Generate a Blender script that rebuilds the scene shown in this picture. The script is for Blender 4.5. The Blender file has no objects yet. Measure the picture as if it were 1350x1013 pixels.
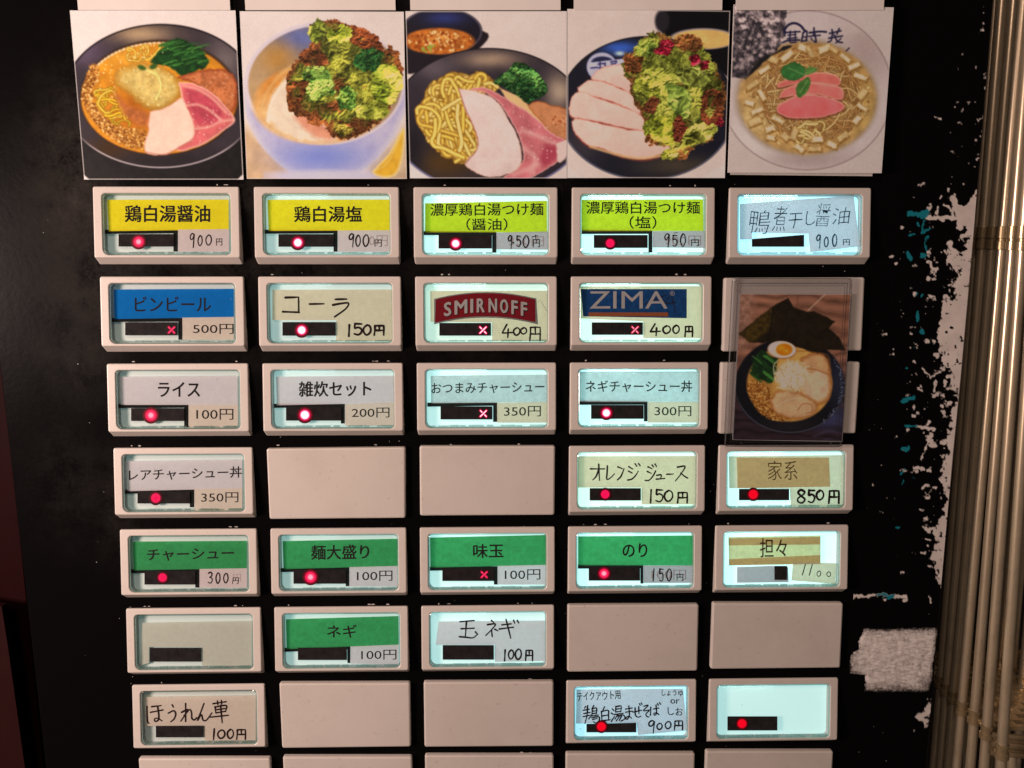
import bpy, bmesh, math, random
import numpy as np
from mathutils import Matrix, Vector

# ------------------------------------------------------------------ camera, world, lights, exposure
S = bpy.context.scene
COL = S.collection
U = 0.066                                   # one column pitch of the button grid, metres
FPX, IW, IH = 1000.0, 1350.0, 1013.0
PDY, KW, KH, KD = 0.5579, 0.9094, 0.4414, 0.0457   # row pitch, key width, key height, wedge depth
PY = 0.012                                  # depth of the black front panel behind the key top edges


def _rot(rx, ry, rz):
    cx, sx, cy, sy, cz, sz = math.cos(rx), math.sin(rx), math.cos(ry), math.sin(ry), math.cos(rz), math.sin(rz)
    return (np.array([[cz, -sz, 0], [sz, cz, 0], [0, 0, 1]]) @ np.array([[cy, 0, sy], [0, 1, 0], [-sy, 0, cy]])
            @ np.array([[1, 0, 0], [0, cx, -sx], [0, sx, cx]]))


RC = _rot(0.1468, -0.0188, -0.003)
CC = -RC.T @ np.array([-2.6205, -1.2344, 4.7355])


def wv(p):                                  # grid units (right, down, away) -> world metres (X right, Y away, Z up)
    p = np.asarray(p, float)
    return np.stack([p[..., 0], p[..., 2], -p[..., 1]], -1) * U


def ray(px, py):
    px = np.asarray(px, float); py = np.asarray(py, float)
    d = np.stack([(px - IW / 2) / FPX, (py - IH / 2) / FPX, np.ones_like(px)], -1)
    return d @ RC


def at(px, py, z):                          # the point of the plane at depth z that stands at that place of the photo
    d = ray(px, py)
    return CC + d * ((z - CC[2]) / d[..., 2])[..., None]


def lev(px, py, y):
    d = ray(px, py)
    return CC + d * ((y - CC[1]) / d[..., 1])[..., None]


cam = bpy.data.cameras.new('camera')
cam.sensor_width = 36.0
cam.lens = 36.0 * FPX / IW
cam.clip_start, cam.clip_end = 0.01, 50
co = bpy.data.objects.new('camera', cam); COL.objects.link(co)
w3 = lambda v: (v[0], v[2], -v[1])
r_, u_, b_ = w3(RC[0]), w3(-RC[1]), w3(-RC[2])
pos = wv(CC)
co.matrix_world = Matrix(((r_[0], u_[0], b_[0], pos[0]), (r_[1], u_[1], b_[1], pos[1]), (r_[2], u_[2], b_[2], pos[2]), (0, 0, 0, 1)))
S.camera = co

wd = bpy.data.worlds.new('World'); S.world = wd; wd.use_nodes = True
wd.node_tree.nodes['Background'].inputs[0].default_value = (1.0, 0.80, 0.66, 1)
wd.node_tree.nodes['Background'].inputs[1].default_value = 0.05


def area(name, loc, target, size, power, color, sy=None):
    l = bpy.data.lights.new(name, 'AREA'); l.energy = power; l.color = color; l.size = size
    if sy: l.shape = 'RECTANGLE'; l.size_y = sy
    o = bpy.data.objects.new(name, l); COL.objects.link(o); o.location = loc
    o.rotation_euler = (Vector(target) - Vector(loc)).to_track_quat('-Z', 'Y').to_euler()
    return o


# unseen warm lights, one at the left, a weaker one placed for the rods
area('warm_light', (-0.37, -0.34, -0.04), (0.10, 0, -0.13), 0.14, 4.5, (1.0, 0.75, 0.66))
area('warm_light', (-0.05, -0.68, 0.48), (0.30, 0, -0.1), 0.22, 2.2, (1.0, 0.74, 0.62))
S.view_settings.view_transform = 'Standard'; S.view_settings.look = 'None'
S.view_settings.exposure = 0.0; S.view_settings.gamma = 1.0
S.view_settings.use_curve_mapping = False
S.render.engine = 'CYCLES'
S.cycles.use_denoising = True
S.cycles.max_bounces = 8; S.cycles.transparent_max_bounces = 12
S.cycles.sample_clamp_indirect = 4.0
S.cycles.caustics_reflective = False; S.cycles.caustics_refractive = False


# ------------------------------------------------------------------ materials
def lin(c):
    c = np.asarray(c, float) / 255.0
    return np.where(c <= 0.04045, c / 12.92, ((c + 0.055) / 1.055) ** 2.4)


def rgba(c): return (float(c[0]), float(c[1]), float(c[2]), 1.0)


def new_mat(name):
    m = bpy.data.materials.new(name); m.use_nodes = True
    nt = m.node_tree
    return m, nt, nt.nodes['Principled BSDF'], nt.nodes['Material Output']


def noise_node(nt, scale, detail=3, rough=0.5, vec=None):
    n = nt.nodes.new('ShaderNodeTexNoise'); n.inputs['Scale'].default_value = scale
    n.inputs['Detail'].default_value = detail; n.inputs['Roughness'].default_value = rough
    tc = nt.nodes.new('ShaderNodeTexCoord')
    nt.links.new(vec or tc.outputs['Object'], n.inputs['Vector'])
    return n


def ramp(nt, fac, stops):
    r = nt.nodes.new('ShaderNodeValToRGB')
    while len(r.color_ramp.elements) < len(stops): r.color_ramp.elements.new(0.5)
    for e, (p, c) in zip(r.color_ramp.elements, stops):
        e.position = p; e.color = rgba(c)
    nt.links.new(fac, r.inputs[0])
    return r


def plastic(name, col, rough=0.42, var=0.06, bump=0.0, scale=60, coat=0.0, metallic=0.0, specks=0.0, spec=0.5):
    m, nt, b, o = new_mat(name)
    c = np.asarray(col, float)
    n = noise_node(nt, scale, 4, 0.6)
    r = ramp(nt, n.outputs['Fac'], [(0.3, c * (1 - var)), (0.7, np.minimum(c * (1 + var), 1))])
    nt.links.new(r.outputs[0], b.inputs['Base Color'])
    b.inputs['Roughness'].default_value = rough
    b.inputs['Metallic'].default_value = metallic
    if specks:                               # grime specks and faint smears
        ns = noise_node(nt, 420, 2, 0.5); rs_ = ramp(nt, ns.outputs['Fac'], [(0.66, (1, 1, 1)), (0.74, (0.80, 0.77, 0.74))])
        nb = noise_node(nt, 34, 5, 0.7); rb_ = ramp(nt, nb.outputs['Fac'], [(0.28, (0.92, 0.91, 0.90)), (0.55, (1, 1, 1))])
        m1 = nt.nodes.new('ShaderNodeMixRGB'); m1.blend_type = 'MULTIPLY'; m1.inputs[0].default_value = 1
        m2 = nt.nodes.new('ShaderNodeMixRGB'); m2.blend_type = 'MULTIPLY'; m2.inputs[0].default_value = specks
        nt.links.new(r.outputs[0], m1.inputs[1]); nt.links.new(rb_.outputs[0], m1.inputs[2])
        nt.links.new(m1.outputs[0], m2.inputs[1]); nt.links.new(rs_.outputs[0], m2.inputs[2]); nt.links.new(m2.outputs[0], b.inputs['Base Color'])
        rr_ = nt.nodes.new('ShaderNodeMapRange'); nt.links.new(nb.outputs['Fac'], rr_.inputs[0]); rr_.inputs[3].default_value = rough + .12; rr_.inputs[4].default_value = rough - .10; nt.links.new(rr_.outputs[0], b.inputs['Roughness'])
    b.inputs['Specular IOR Level'].default_value = spec
    b.inputs['Coat Weight'].default_value = coat
    if bump:
        n2 = noise_node(nt, 1800, 2)
        bp = nt.nodes.new('ShaderNodeBump'); bp.inputs['Strength'].default_value = bump; bp.inputs['Distance'].default_value = 0.0002
        nt.links.new(n2.outputs['Fac'], bp.inputs['Height']); nt.links.new(bp.outputs[0], b.inputs['Normal'])
    return m


def paper(name, col, trans=0.5, var=0.07, fib=500):
    """paper slip: scatters the room light back and lets the lamp behind it through"""
    m, nt, b, o = new_mat(name)
    nt.nodes.remove(b)
    c = np.asarray(col, float)
    n = noise_node(nt, fib, 5, 0.65)
    r = ramp(nt, n.outputs['Fac'], [(0.25, c * (1 - var)), (0.75, np.minimum(c * (1 + var), 1))])
    d = nt.nodes.new('ShaderNodeBsdfDiffuse'); t = nt.nodes.new('ShaderNodeBsdfTranslucent'); mx = nt.nodes.new('ShaderNodeMixShader')
    r2 = ramp(nt, n.outputs['Fac'], [(0.25, c * (1 - 2.0 * var)), (0.75, np.minimum(c * (1 + 2.0 * var), 1))])
    nt.links.new(r.outputs[0], d.inputs[0]); nt.links.new(r2.outputs[0], t.inputs[0])
    mx.inputs[0].default_value = trans
    nt.links.new(d.outputs[0], mx.inputs[1]); nt.links.new(t.outputs[0], mx.inputs[2]); nt.links.new(mx.outputs[0], o.inputs[0])
    return m


def emitter(name, col, strength, base=(0.5, 0.5, 0.5)):
    m, nt, b, o = new_mat(name)
    b.inputs['Base Color'].default_value = rgba(base)
    b.inputs['Roughness'].default_value = 0.5
    b.inputs['Emission Color'].default_value = rgba(col)
    b.inputs['Emission Strength'].default_value = strength
    return m


def clear(name, glossy=0.06, tint=(1, 1, 1), rough=0.06, fres=True):
    m, nt, b, o = new_mat(name)
    nt.nodes.remove(b)
    t = nt.nodes.new('ShaderNodeBsdfTransparent'); t.inputs[0].default_value = rgba(tint)
    g = nt.nodes.new('ShaderNodeBsdfGlossy'); g.inputs['Roughness'].default_value = rough
    mx = nt.nodes.new('ShaderNodeMixShader')
    if fres:
        f = nt.nodes.new('ShaderNodeLayerWeight'); f.inputs[0].default_value = 0.5
        pw = nt.nodes.new('ShaderNodeMath'); pw.operation = 'POWER'; pw.inputs[1].default_value = 5.0
        ma = nt.nodes.new('ShaderNodeMath'); ma.operation = 'MULTIPLY_ADD'; ma.inputs[1].default_value = 0.9; ma.inputs[2].default_value = 0.035
        nt.links.new(f.outputs['Facing'], pw.inputs[0]); nt.links.new(pw.outputs[0], ma.inputs[0]); nt.links.new(ma.outputs[0], mx.inputs[0])
    else:
        mx.inputs[0].default_value = glossy
    nt.links.new(t.outputs[0], mx.inputs[1]); nt.links.new(g.outputs[0], mx.inputs[2]); nt.links.new(mx.outputs[0], o.inputs[0])
    return m


def acrylic_edge():
    m, nt, b, o = new_mat('acrylic_edge')
    nt.nodes.remove(b)
    t = nt.nodes.new('ShaderNodeBsdfTransparent'); t.inputs[0].default_value = (0.75, 0.9, 0.87, 1)
    tr = nt.nodes.new('ShaderNodeBsdfTranslucent'); tr.inputs[0].default_value = (0.72, 0.88, 0.85, 1)
    g = nt.nodes.new('ShaderNodeBsdfGlossy'); g.inputs['Roughness'].default_value = 0.12
    a = nt.nodes.new('ShaderNodeMixShader'); a.inputs[0].default_value = 0.45
    c = nt.nodes.new('ShaderNodeMixShader'); c.inputs[0].default_value = 0.18
    nt.links.new(t.outputs[0], a.inputs[1]); nt.links.new(tr.outputs[0], a.inputs[2])
    nt.links.new(a.outputs[0], c.inputs[1]); nt.links.new(g.outputs[0], c.inputs[2]); nt.links.new(c.outputs[0], o.inputs[0])
    return m


def printed(name, rough=0.38, spec=0.12, noise=0.05):
    """flat print: its colours are those of the printed picture itself"""
    m, nt, b, o = new_mat(name)
    a = nt.nodes.new('ShaderNodeVertexColor'); a.layer_name = 'print'
    n = noise_node(nt, 900, 3)
    mul = nt.nodes.new('ShaderNodeMixRGB'); mul.blend_type = 'MULTIPLY'; mul.inputs[0].default_value = 1
    r = ramp(nt, n.outputs['Fac'], [(0.3, (1 - noise,) * 3), (0.7, (1, 1, 1))])
    nt.links.new(a.outputs[0], mul.inputs[1]); nt.links.new(r.outputs[0], mul.inputs[2]); nt.links.new(mul.outputs[0], b.inputs['Base Color'])
    b.inputs['Roughness'].default_value = rough
    b.inputs['Specular IOR Level'].default_value = spec
    return m


M = {}
M['beige'] = plastic('beige_plastic', (0.61, 0.56, 0.515), 0.38, 0.02, 0.12, 25, specks=.4)
M['beige_dull'] = plastic('beige_blank_plastic', (0.60, 0.55, 0.505), 0.42, 0.03, 0.1, 14, specks=.6)
M['cavity'] = plastic('lamp_housing_plastic', (0.42, 0.46, 0.45), 0.5, 0.05)
M['edge'] = acrylic_edge()
M['pane'] = clear('clear_pane', rough=0.04)
M['black_gloss'] = plastic('black_display_plastic', (0.018, 0.016, 0.017), 0.16, 0.3, 0, 300)
M['black_print'] = paper('black_ink', (0.02, 0.022, 0.021), 0.5, 0.2)
M['ink'] = paper('printed_ink', (0.030, 0.026, 0.028), 0.35, 0.15)
M['ink_pen'] = paper('felt_pen_ink', (0.032, 0.018, 0.020), 0.35, 0.25)
M['ink_blue'] = paper('blue_black_ink', (0.05, 0.09, 0.14), 0.5, 0.5)
M['ink_brown'] = paper('brown_ink', (0.11, 0.055, 0.025), 0.4, 0.2)
M['ghost'] = paper('faded_ink', (0.55, 0.49, 0.49), 0.5, 0.1)
M['p_yellow'] = paper('yellow_paper', (0.93, 0.84, 0.03), 0.42)
M['p_lime'] = paper('lime_yellow_paper', (0.62, 0.72, 0.03), 0.5, 0.08)
M['p_blue'] = paper('blue_paper', (0.008, 0.19, 0.60), 0.4)
M['p_white'] = paper('white_paper', (0.74, 0.73, 0.77), 0.45, 0.04)
M['p_sky'] = paper('pale_blue_paper', (0.62, 0.76, 0.78), 0.5, 0.09)
M['p_cream'] = paper('cream_paper', (0.78, 0.73, 0.56), 0.45, 0.05)
M['p_ivory'] = paper('ivory_paper', (0.76, 0.69, 0.60), 0.42, 0.04)
M['p_pink'] = paper('pinkish_paper', (0.74, 0.66, 0.67), 0.42, 0.04)
M['p_grey'] = paper('grey_white_paper', (0.52, 0.50, 0.54), 0.38, 0.05)
M['p_tan'] = paper('tan_paper', (0.74, 0.57, 0.33), 0.42, 0.06)
M['p_straw'] = paper('straw_paper', (0.74, 0.72, 0.42), 0.45, 0.08)
M['p_green'] = paper('green_paper', (0.062, 0.42, 0.15), 0.52, 0.12)
M['p_red'] = paper('dark_red_print', (0.26, 0.018, 0.028), 0.4, 0.08)
M['p_navy'] = paper('navy_print', (0.012, 0.055, 0.20), 0.4, 0.25)
M['p_orange'] = paper('rust_print', (0.42, 0.13, 0.05), 0.4, 0.15)
M['p_silver'] = paper('silver_print', (0.50, 0.50, 0.50), 0.35, 0.08)
M['p_greyline'] = paper('grey_print', (0.22, 0.23, 0.24), 0.35, 0.1)
M['p_mint'] = paper('mint_grey_card', (0.55, 0.60, 0.52), 0.3, 0.05)
M['white_card'] = plastic('white_card', (0.74, 0.70, 0.66), 0.5, 0.04)
M['print'] = printed('food_print')


# ------------------------------------------------------------------ mesh helpers
def mesh(name, verts, faces, mats, fm=None, smooth=False):
    me = bpy.data.meshes.new(name)
    me.from_pydata([tuple(map(float, v)) for v in verts], [], faces)
    for m in mats: me.materials.append(m)
    if fm is not None: me.polygons.foreach_set('material_index', np.asarray(fm, np.int32))
    if smooth: me.polygons.foreach_set('use_smooth', np.ones(len(me.polygons), bool))
    me.update()
    return me


def obj(name, me, parent=None, loc=(0, 0, 0), label=None, cat=None, group=None, kind=None):
    o = bpy.data.objects.new(name, me); COL.objects.link(o)
    o.location = loc
    if parent is not None: o.parent = parent
    if label: o['label'] = label
    if cat: o['category'] = cat
    if group: o['group'] = group
    if kind: o['kind'] = kind
    return o


def rr(x0, y0, x1, y1, r, n=6):              # rounded rectangle; r = radii (tl, tr, br, bl)
    if not hasattr(r, '__len__'): r = (r,) * 4
    cs = [(x0 + r[0], y0 + r[0], r[0], 180), (x1 - r[1], y0 + r[1], r[1], 270), (x1 - r[2], y1 - r[2], r[2], 0), (x0 + r[3], y1 - r[3], r[3], 90)]
    out = []
    for cx, cy, q, a0 in cs:
        for k in range(n + 1):
            a = math.radians(a0 + 90 * k / n)
            out.append((cx + q * math.cos(a), cy + q * math.sin(a)))
    return np.array(out)


class MB:                                    # collects points and faces of one mesh (grid units until build)
    def __init__(s): s.v, s.f, s.m = [], [], []

    def pts(s, P):
        i = len(s.v); s.v += [tuple(p) for p in P]; return list(range(i, i + len(P)))

    def face(s, ids, m=0): s.f.append(tuple(ids)); s.m.append(m)

    def bridge(s, A, B, m=0):
        n = len(A)
        for k in range(n): s.face((A[k], A[(k + 1) % n], B[(k + 1) % n], B[k]), m)

    def build(s, name, mats, parent=None, origin=(0, 0, 0), smooth=False, **kw):
        V = wv(np.array(s.v)) - np.asarray(origin)
        o = obj(name, mesh(name, V, s.f, mats, s.m, smooth), parent, **kw)
        return o


# ------------------------------------------------------------------ key geometry
HH = math.hypot(KH, KD)
VH = np.array([0, KH / HH, -KD / HH])        # down the slanted front of a key
NH = np.array([0, KD / HH, KH / HH])         # into the key


def kp(P, d):                                # key-front coordinates (x, v) at depth d -> grid units, key corner at 0
    P = np.asarray(P, float)
    return np.stack([P[:, 0], P[:, 1] * VH[1] + d * NH[1], P[:, 1] * VH[2] + d * NH[2]], -1)


WIN = (0.055, 0.041, KW - 0.0545, HH - 0.017)
RAD = (0.026, 0.026, 0.030, 0.040)
BASE_BOT = 0.481


def key_meshes():
    mb = MB()
    L = []
    A = rr(0, 0, KW, HH, 0.011, 5)
    base = np.stack([A[:, 0], A[:, 1] / HH * BASE_BOT, np.full(len(A), PY + 0.001)], -1)
    L.append(mb.pts(base))
    L.append(mb.pts(kp(A, 0.008)))
    L.append(mb.pts(kp(rr(0.0015, 0.0015, KW - 0.0015, HH - 0.0015, 0.011, 5), 0.0035)))
    L.append(mb.pts(kp(rr(0.0045, 0.0045, KW - 0.0045, HH - 0.0045, 0.010, 5), 0.0008)))
    L.append(mb.pts(kp(rr(0.009, 0.009, KW - 0.009, HH - 0.009, 0.009, 5), 0.0)))
    L.append(mb.pts(kp(rr(WIN[0] - .004, WIN[1] - .004, WIN[2] + .004, WIN[3] + .003, RAD, 5), 0.0)))
    L.append(mb.pts(kp(rr(WIN[0], WIN[1], WIN[2], WIN[3], RAD, 5), 0.003)))
    L.append(mb.pts(kp(rr(WIN[0], WIN[1], WIN[2], WIN[3], RAD, 5), 0.012)))
    for a, b in zip(L[:-1], L[1:]): mb.bridge(a, b, 0)
    # lamp housing inside the bezel
    B = mb.pts(kp(rr(WIN[0] - .001, WIN[1] - .001, WIN[2] + .001, WIN[3] + .001, RAD, 5), 0.0125))
    C = mb.pts(kp(rr(WIN[0] + .006, WIN[1] + .006, WIN[2] - .006, WIN[3] - .006, RAD, 5), 0.052))
    D_ = mb.pts(kp(rr(WIN[0] + .006, WIN[1] + .006, WIN[2] - .006, WIN[3] - .006, RAD, 5), 0.056))
    mb.bridge(L[-1], B, 0); mb.bridge(B, C, 1); mb.bridge(C, D_, 1); mb.face(D_[::-1], 1)
    me_key = mesh('menu_button', wv(np.array(mb.v)), mb.f, [M['beige'], M['cavity']], mb.m)
    # clear cap: pane, bevelled edge, ribs along the bottom
    mb = MB()
    e = 0.0015
    O = mb.pts(kp(rr(WIN[0] + e, WIN[1] + e, WIN[2] - e, WIN[3] - e, RAD, 5), 0.005))
    I = mb.pts(kp(rr(WIN[0] + .007, WIN[1] + .007, WIN[2] - .007, WIN[3] - .007, [r - .003 for r in RAD], 5), 0.001))
    Dp = mb.pts(kp(rr(WIN[0] + .008, WIN[1] + .008, WIN[2] - .008, WIN[3] - .008, [r - .003 for r in RAD], 5), 0.016))
    mb.bridge(O, I, 1); mb.bridge(I, Dp, 1); mb.face(I[::-1], 0)
    rnd = random.Random(4)
    x = WIN[0] + 0.02
    while x < WIN[2] - 0.05:
        w = rnd.uniform(0.02, 0.12); h = rnd.uniform(0.005, 0.010)
        y1 = WIN[3] - 0.011; x2 = min(x + w, WIN[2] - 0.02)
        f = kp([(x, y1 - h), (x2, y1 - h), (x2, y1), (x, y1)], 0.008); g = kp([(x, y1 - h), (x2, y1 - h), (x2, y1), (x, y1)], 0.022)
        a = mb.pts(f); b = mb.pts(g); mb.face(a, 1); mb.bridge(a, b, 1)
        x = x2 + rnd.choice((0.004, 0.02, 0.05))
    me_cap = mesh('window_cover', wv(np.array(mb.v)), mb.f, [M['pane'], M['edge']], mb.m)
    return me_key, me_cap


KEY_MESH, CAP_MESH = key_meshes()


class Key:
    """one menu button; its slips, display and lamp are placed on planes parallel to its slanted front"""
    def __init__(s, c, r, ox, oy, z=210 / 1350):
        s.c, s.r, s.ox, s.oy, s.z = c - 1, r - 1, ox, oy, z
        s.p0 = np.array([s.c, s.r * PDY, 0.0])
        s.loc = wv(s.p0)

    def P(s, pts, d):
        pts = np.asarray(pts, float)
        rd = ray(s.ox + pts[:, 0] * s.z, s.oy + pts[:, 1] * s.z)
        p = s.p0 + d * NH
        t = ((p - CC) @ NH) / (rd @ NH)
        return CC + rd * t[:, None]


# ------------------------------------------------------------------ lettering
_glyphs = {}


def glyphs(text, bold):
    k = (text, bold)
    if k not in _glyphs:
        cu = bpy.data.curves.new('lettering', 'FONT'); cu.body = text; cu.size = 1.0
        cu.offset = bold; cu.resolution_u = 3; cu.fill_mode = 'FRONT'
        o = bpy.data.objects.new('lettering', cu); COL.objects.link(o)
        dg = bpy.context.evaluated_depsgraph_get(); dg.update()
        me = o.evaluated_get(dg).to_mesh()
        V = np.array([v.co[:2] for v in me.vertices]); Fc = [tuple(p.vertices) for p in me.polygons]
        o.evaluated_get(dg).to_mesh_clear()
        bpy.data.objects.remove(o); bpy.data.curves.remove(cu)
        lo, hi = V.min(0), V.max(0)
        _glyphs[k] = ((V - lo) / (hi - lo), Fc)
    return _glyphs[k]


def put_text(mb, proj, text, box, d, m, bold=0.0, slope=0.0, shear=0.0, arc=None, jit=0.0, seed=0):
    V, Fc = glyphs(text, min(bold, 0.0))
    x0, y0, x1, y1 = box
    em = (y1 - y0)
    b = max(bold, 0.0) * em * 1.05
    shifts = [(0, 0)] if b == 0 else [(b * math.cos(a), b * .8 * math.sin(a)) for a in (0.4, 1.97, 3.54, 5.11)] + [(0, 0)]
    X = x0 + b + V[:, 0] * (x1 - x0 - 2 * b); Y = y1 - b * .8 - V[:, 1] * (y1 - y0 - 1.6 * b)
    X = X + shear * (y1 - Y)
    if jit:
        r = np.random.RandomState(seed); q = r.rand(6) * 6.28
        X = X + jit * (np.sin(Y * .05 + q[0]) + np.sin(X * .021 + q[1])); Y = Y + jit * (np.sin(X * .03 + q[2]) + np.sin(X * .011 + q[3]) * 1.5)
    Y = Y + slope * (X - x0)
    if arc: Y = Y + arc[1] * (X - arc[0]) ** 2
    for k, (sx, sy) in enumerate(shifts):      # a fatter weight: the same letters printed again a hair to each side
        ids = mb.pts(proj(np.stack([X + sx, Y + sy], -1), d - k * 0.00003))
        for f in Fc: mb.face([ids[i] for i in f], m)


def catmull(P, n=6):
    P = np.asarray(P, float)
    if len(P) < 3: return np.array([P[0] + (P[-1] - P[0]) * t for t in np.linspace(0, 1, 4)])
    Q = np.vstack([2 * P[0] - P[1], P, 2 * P[-1] - P[-2]])
    out = []
    for i in range(1, len(Q) - 2):
        a, b, c, e = Q[i - 1], Q[i], Q[i + 1], Q[i + 2]
        for t in np.linspace(0, 1, n, endpoint=False):
            out.append(0.5 * ((2 * b) + (-a + c) * t + (2 * a - 5 * b + 4 * c - e) * t * t + (-a + 3 * b - 3 * c + e) * t ** 3))
    out.append(Q[-2])
    return np.array(out)


_sk = [0]


def put_stroke(mb, proj, P, w, d, m, curve=True, seed=None):
    _sk[0] += 1
    rs = np.random.RandomState(_sk[0])
    d = d - 0.00006 * (_sk[0] % 12)
    C = catmull(P) if curve else np.vstack([np.linspace(P[i], P[i + 1], 4)[:-1] for i in range(len(P) - 1)] + [np.array(P[-1:], float)])
    T = np.gradient(C, axis=0); T /= np.maximum(np.linalg.norm(T, axis=1), 1e-6)[:, None]
    N = np.stack([-T[:, 1], T[:, 0]], -1)
    t = np.linspace(0, 1, len(C))
    ww = w * 0.5 * (1.05 - 0.22 * t + 0.12 * np.sin(t * 5 + rs.rand() * 6))[:, None]
    Lf, Rt = C + N * ww, C - N * ww
    cap = lambda c, n, h, sgn: [c + h * (n * math.cos(a) + sgn * np.array([n[1], -n[0]]) * math.sin(a)) for a in np.linspace(0, math.pi, 6)[1:-1]]
    a = mb.pts(proj(Lf, d)); b = mb.pts(proj(Rt, d))
    for i in range(len(C) - 1): mb.face((a[i], a[i + 1], b[i + 1], b[i]), m)
    e = mb.pts(proj(np.array(cap(C[-1], N[-1], ww[-1, 0], 1)), d)); mb.face([a[-1]] + e + [b[-1]], m)
    s = mb.pts(proj(np.array(cap(C[0], -N[0], ww[0, 0], 1)), d)); mb.face([b[0]] + s + [a[0]], m)


DIG = {
    '0': [[(.5, 0), (.12, .25), (.02, .6), (.25, .95), (.55, 1), (.9, .75), (.98, .4), (.8, .08), (.5, 0)]],
    '1': [[(.62, 0), (.5, .5), (.38, 1)]],
    '3': [[(.1, .1), (.55, 0), (.9, .15), (.75, .38), (.35, .47), (.85, .55), (.95, .8), (.55, 1), (.0, .92)]],
    '4': [[(.45, 0), (.0, .6), (.1, .66), (1, .62)], [(.6, .35), (.55, 1)]],
    '5': [[(.15, .02), (.12, .42), (.5, .36), (.9, .5), (.92, .78), (.55, 1), (.05, .92)], [(.15, .04), (.95, .06)]],
    '8': [[(.85, .12), (.45, 0), (.15, .2), (.45, .45), (.9, .72), (.6, 1), (.15, .9), (.15, .65), (.6, .42), (.9, .2), (.7, .02)]],
    '9': [[(.95, .08), (.5, 0), (.08, .2), (.2, .42), (.6, .38), (.95, .08), (.85, .5), (.75, 1)]],
    'Y': [[(.08, .05), (.06, .5), (0, 1)], [(.08, .05), (.5, .02), (.95, .04), (.97, .5), (.95, 1)], [(.5, .05), (.52, .52)], [(.08, .5), (.5, .53), (.95, .5)]],
}


def put_hand(mb, proj, ch, box, w, d, m):
    x0, y0, x1, y1 = box
    for st in DIG[ch]:
        put_stroke(mb, proj, [(x0 + a * (x1 - x0), y0 + b * (y1 - y0)) for a, b in st], w, d, m, curve=(ch != 'Y'))


def put_poly(mb, proj, pts, d, m):
    mb.face(mb.pts(proj(np.asarray(pts, float), d)), m)


# ------------------------------------------------------------------ the ticket machine
MLOC = wv((2.45, 5.0, PY + 0.3))
machine = obj('ticket_machine', None, loc=MLOC, label='black ticket vending machine with rows of beige lit menu buttons, worn at one edge', cat='ticket machine')
_panel_mats = {}
KEYS = []


def panel_mat(L, tint):
    k = (round(L, 3), tint)
    if k not in _panel_mats:
        _panel_mats[k] = emitter('light_panel', tint, L, (0.50, 0.58, 0.55))
    return _panel_mats[k]


def strip_mat(L):
    k = ('strip', round(L, 3))
    if k not in _panel_mats: _panel_mats[k] = emitter('lamp_strip', (0.72, 1.0, 0.98), L * 26, (.6, .6, .6))
    return _panel_mats[k]


CY, BLUE, WARM = (0.50, 0.94, 0.93), (0.36, 0.84, 1.0), (0.58, 0.97, 0.84)
LAMPS = {}


def lamp_mat(kind, cross=False):
    """red lamp: a bright core fading out through a painted halo of glow"""
    k = (kind, cross)
    if k in LAMPS: return LAMPS[k]
    m, nt, b, o = new_mat('red_lamp')
    core, mid, rim, st = {
        'w': ((1.0, 0.72, 0.86), (1.0, 0.03, 0.16), (0.28, 0.0, 0.02), 1.5),
        'p': ((1.0, 0.42, 0.55), (0.95, 0.01, 0.09), (0.22, 0.0, 0.012), 1.1),
        'm': ((1.0, 0.06, 0.16), (0.95, 0.005, 0.09), (0.16, 0.0, 0.01), 1.0),
        'r': ((1.0, 0.012, 0.03), (0.95, 0.0, 0.015), (0.3, 0.0, 0.008), 1.0)}[kind]
    at_ = nt.nodes.new('ShaderNodeVertexColor'); at_.layer_name = 'print'
    sep = nt.nodes.new('ShaderNodeSeparateColor'); nt.links.new(at_.outputs[0], sep.inputs[0])
    black = (0.0, 0.0, 0.0)  # outer stops paint the halo of glow round the lamp
    if cross: stops = [(0.0, core), (0.24, core), (0.46, mid), (0.62, mid if kind in 'mr' else rim), (0.70, rim), (1.0, black)]
    elif kind == 'w': stops = [(0.0, core), (0.40, core), (0.54, mid), (0.66, rim), (0.82, tuple(.25 * q for q in rim)), (1.0, black)]
    elif kind == 'p': stops = [(0.0, core), (0.16, core), (0.42, mid), (0.60, mid), (0.72, rim), (1.0, black)]
    else: stops = [(0.0, mid), (0.60, mid), (0.68, rim), (0.82, tuple(.2 * q for q in rim)), (1.0, black)]
    r = ramp(nt, sep.outputs[0], stops)
    nt.links.new(r.outputs[0], b.inputs['Emission Color']); b.inputs['Emission Strength'].default_value = st
    b.inputs['Base Color'].default_value = (0.02, 0.003, 0.004, 1); b.inputs['Roughness'].default_value = 0.55; b.inputs['Specular IOR Level'].default_value = 0.1
    LAMPS[k] = m
    return m


def set_print(me, cols):
    ca = me.color_attributes.new('print', 'FLOAT_COLOR', 'POINT')
    c = np.ones((len(me.vertices), 4), np.float32); c[:, :3] = cols
    ca.data.foreach_set('color', c.ravel())


def make_lamp(K, key, x, y, r, kind, d=0.0205):
    mb = MB(); q = []
    n = 20
    mb.pts(K.P([(x, y)], d - 0.0005)); q.append(0.0)
    prev = None
    for k, f in enumerate((.2, .35, .5, .62, .72, .85, 1.0)):
        ring = mb.pts(K.P([(x + r * f * math.cos(a), y + r * f * math.sin(a)) for a in np.linspace(0, 2 * math.pi, n, endpoint=False)], d - 0.0005 * math.sqrt(1 - f * f)))
        q += [f] * n
        if prev is None:
            for i in range(n): mb.face((0, ring[i], ring[(i + 1) % n]))
        else: mb.bridge(prev, ring)
        prev = ring
    o = mb.build('indicator_lamp', [lamp_mat(kind)], key, K.loc, True)
    set_print(o.data, np.array(q)[:, None].repeat(3, 1))


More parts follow.
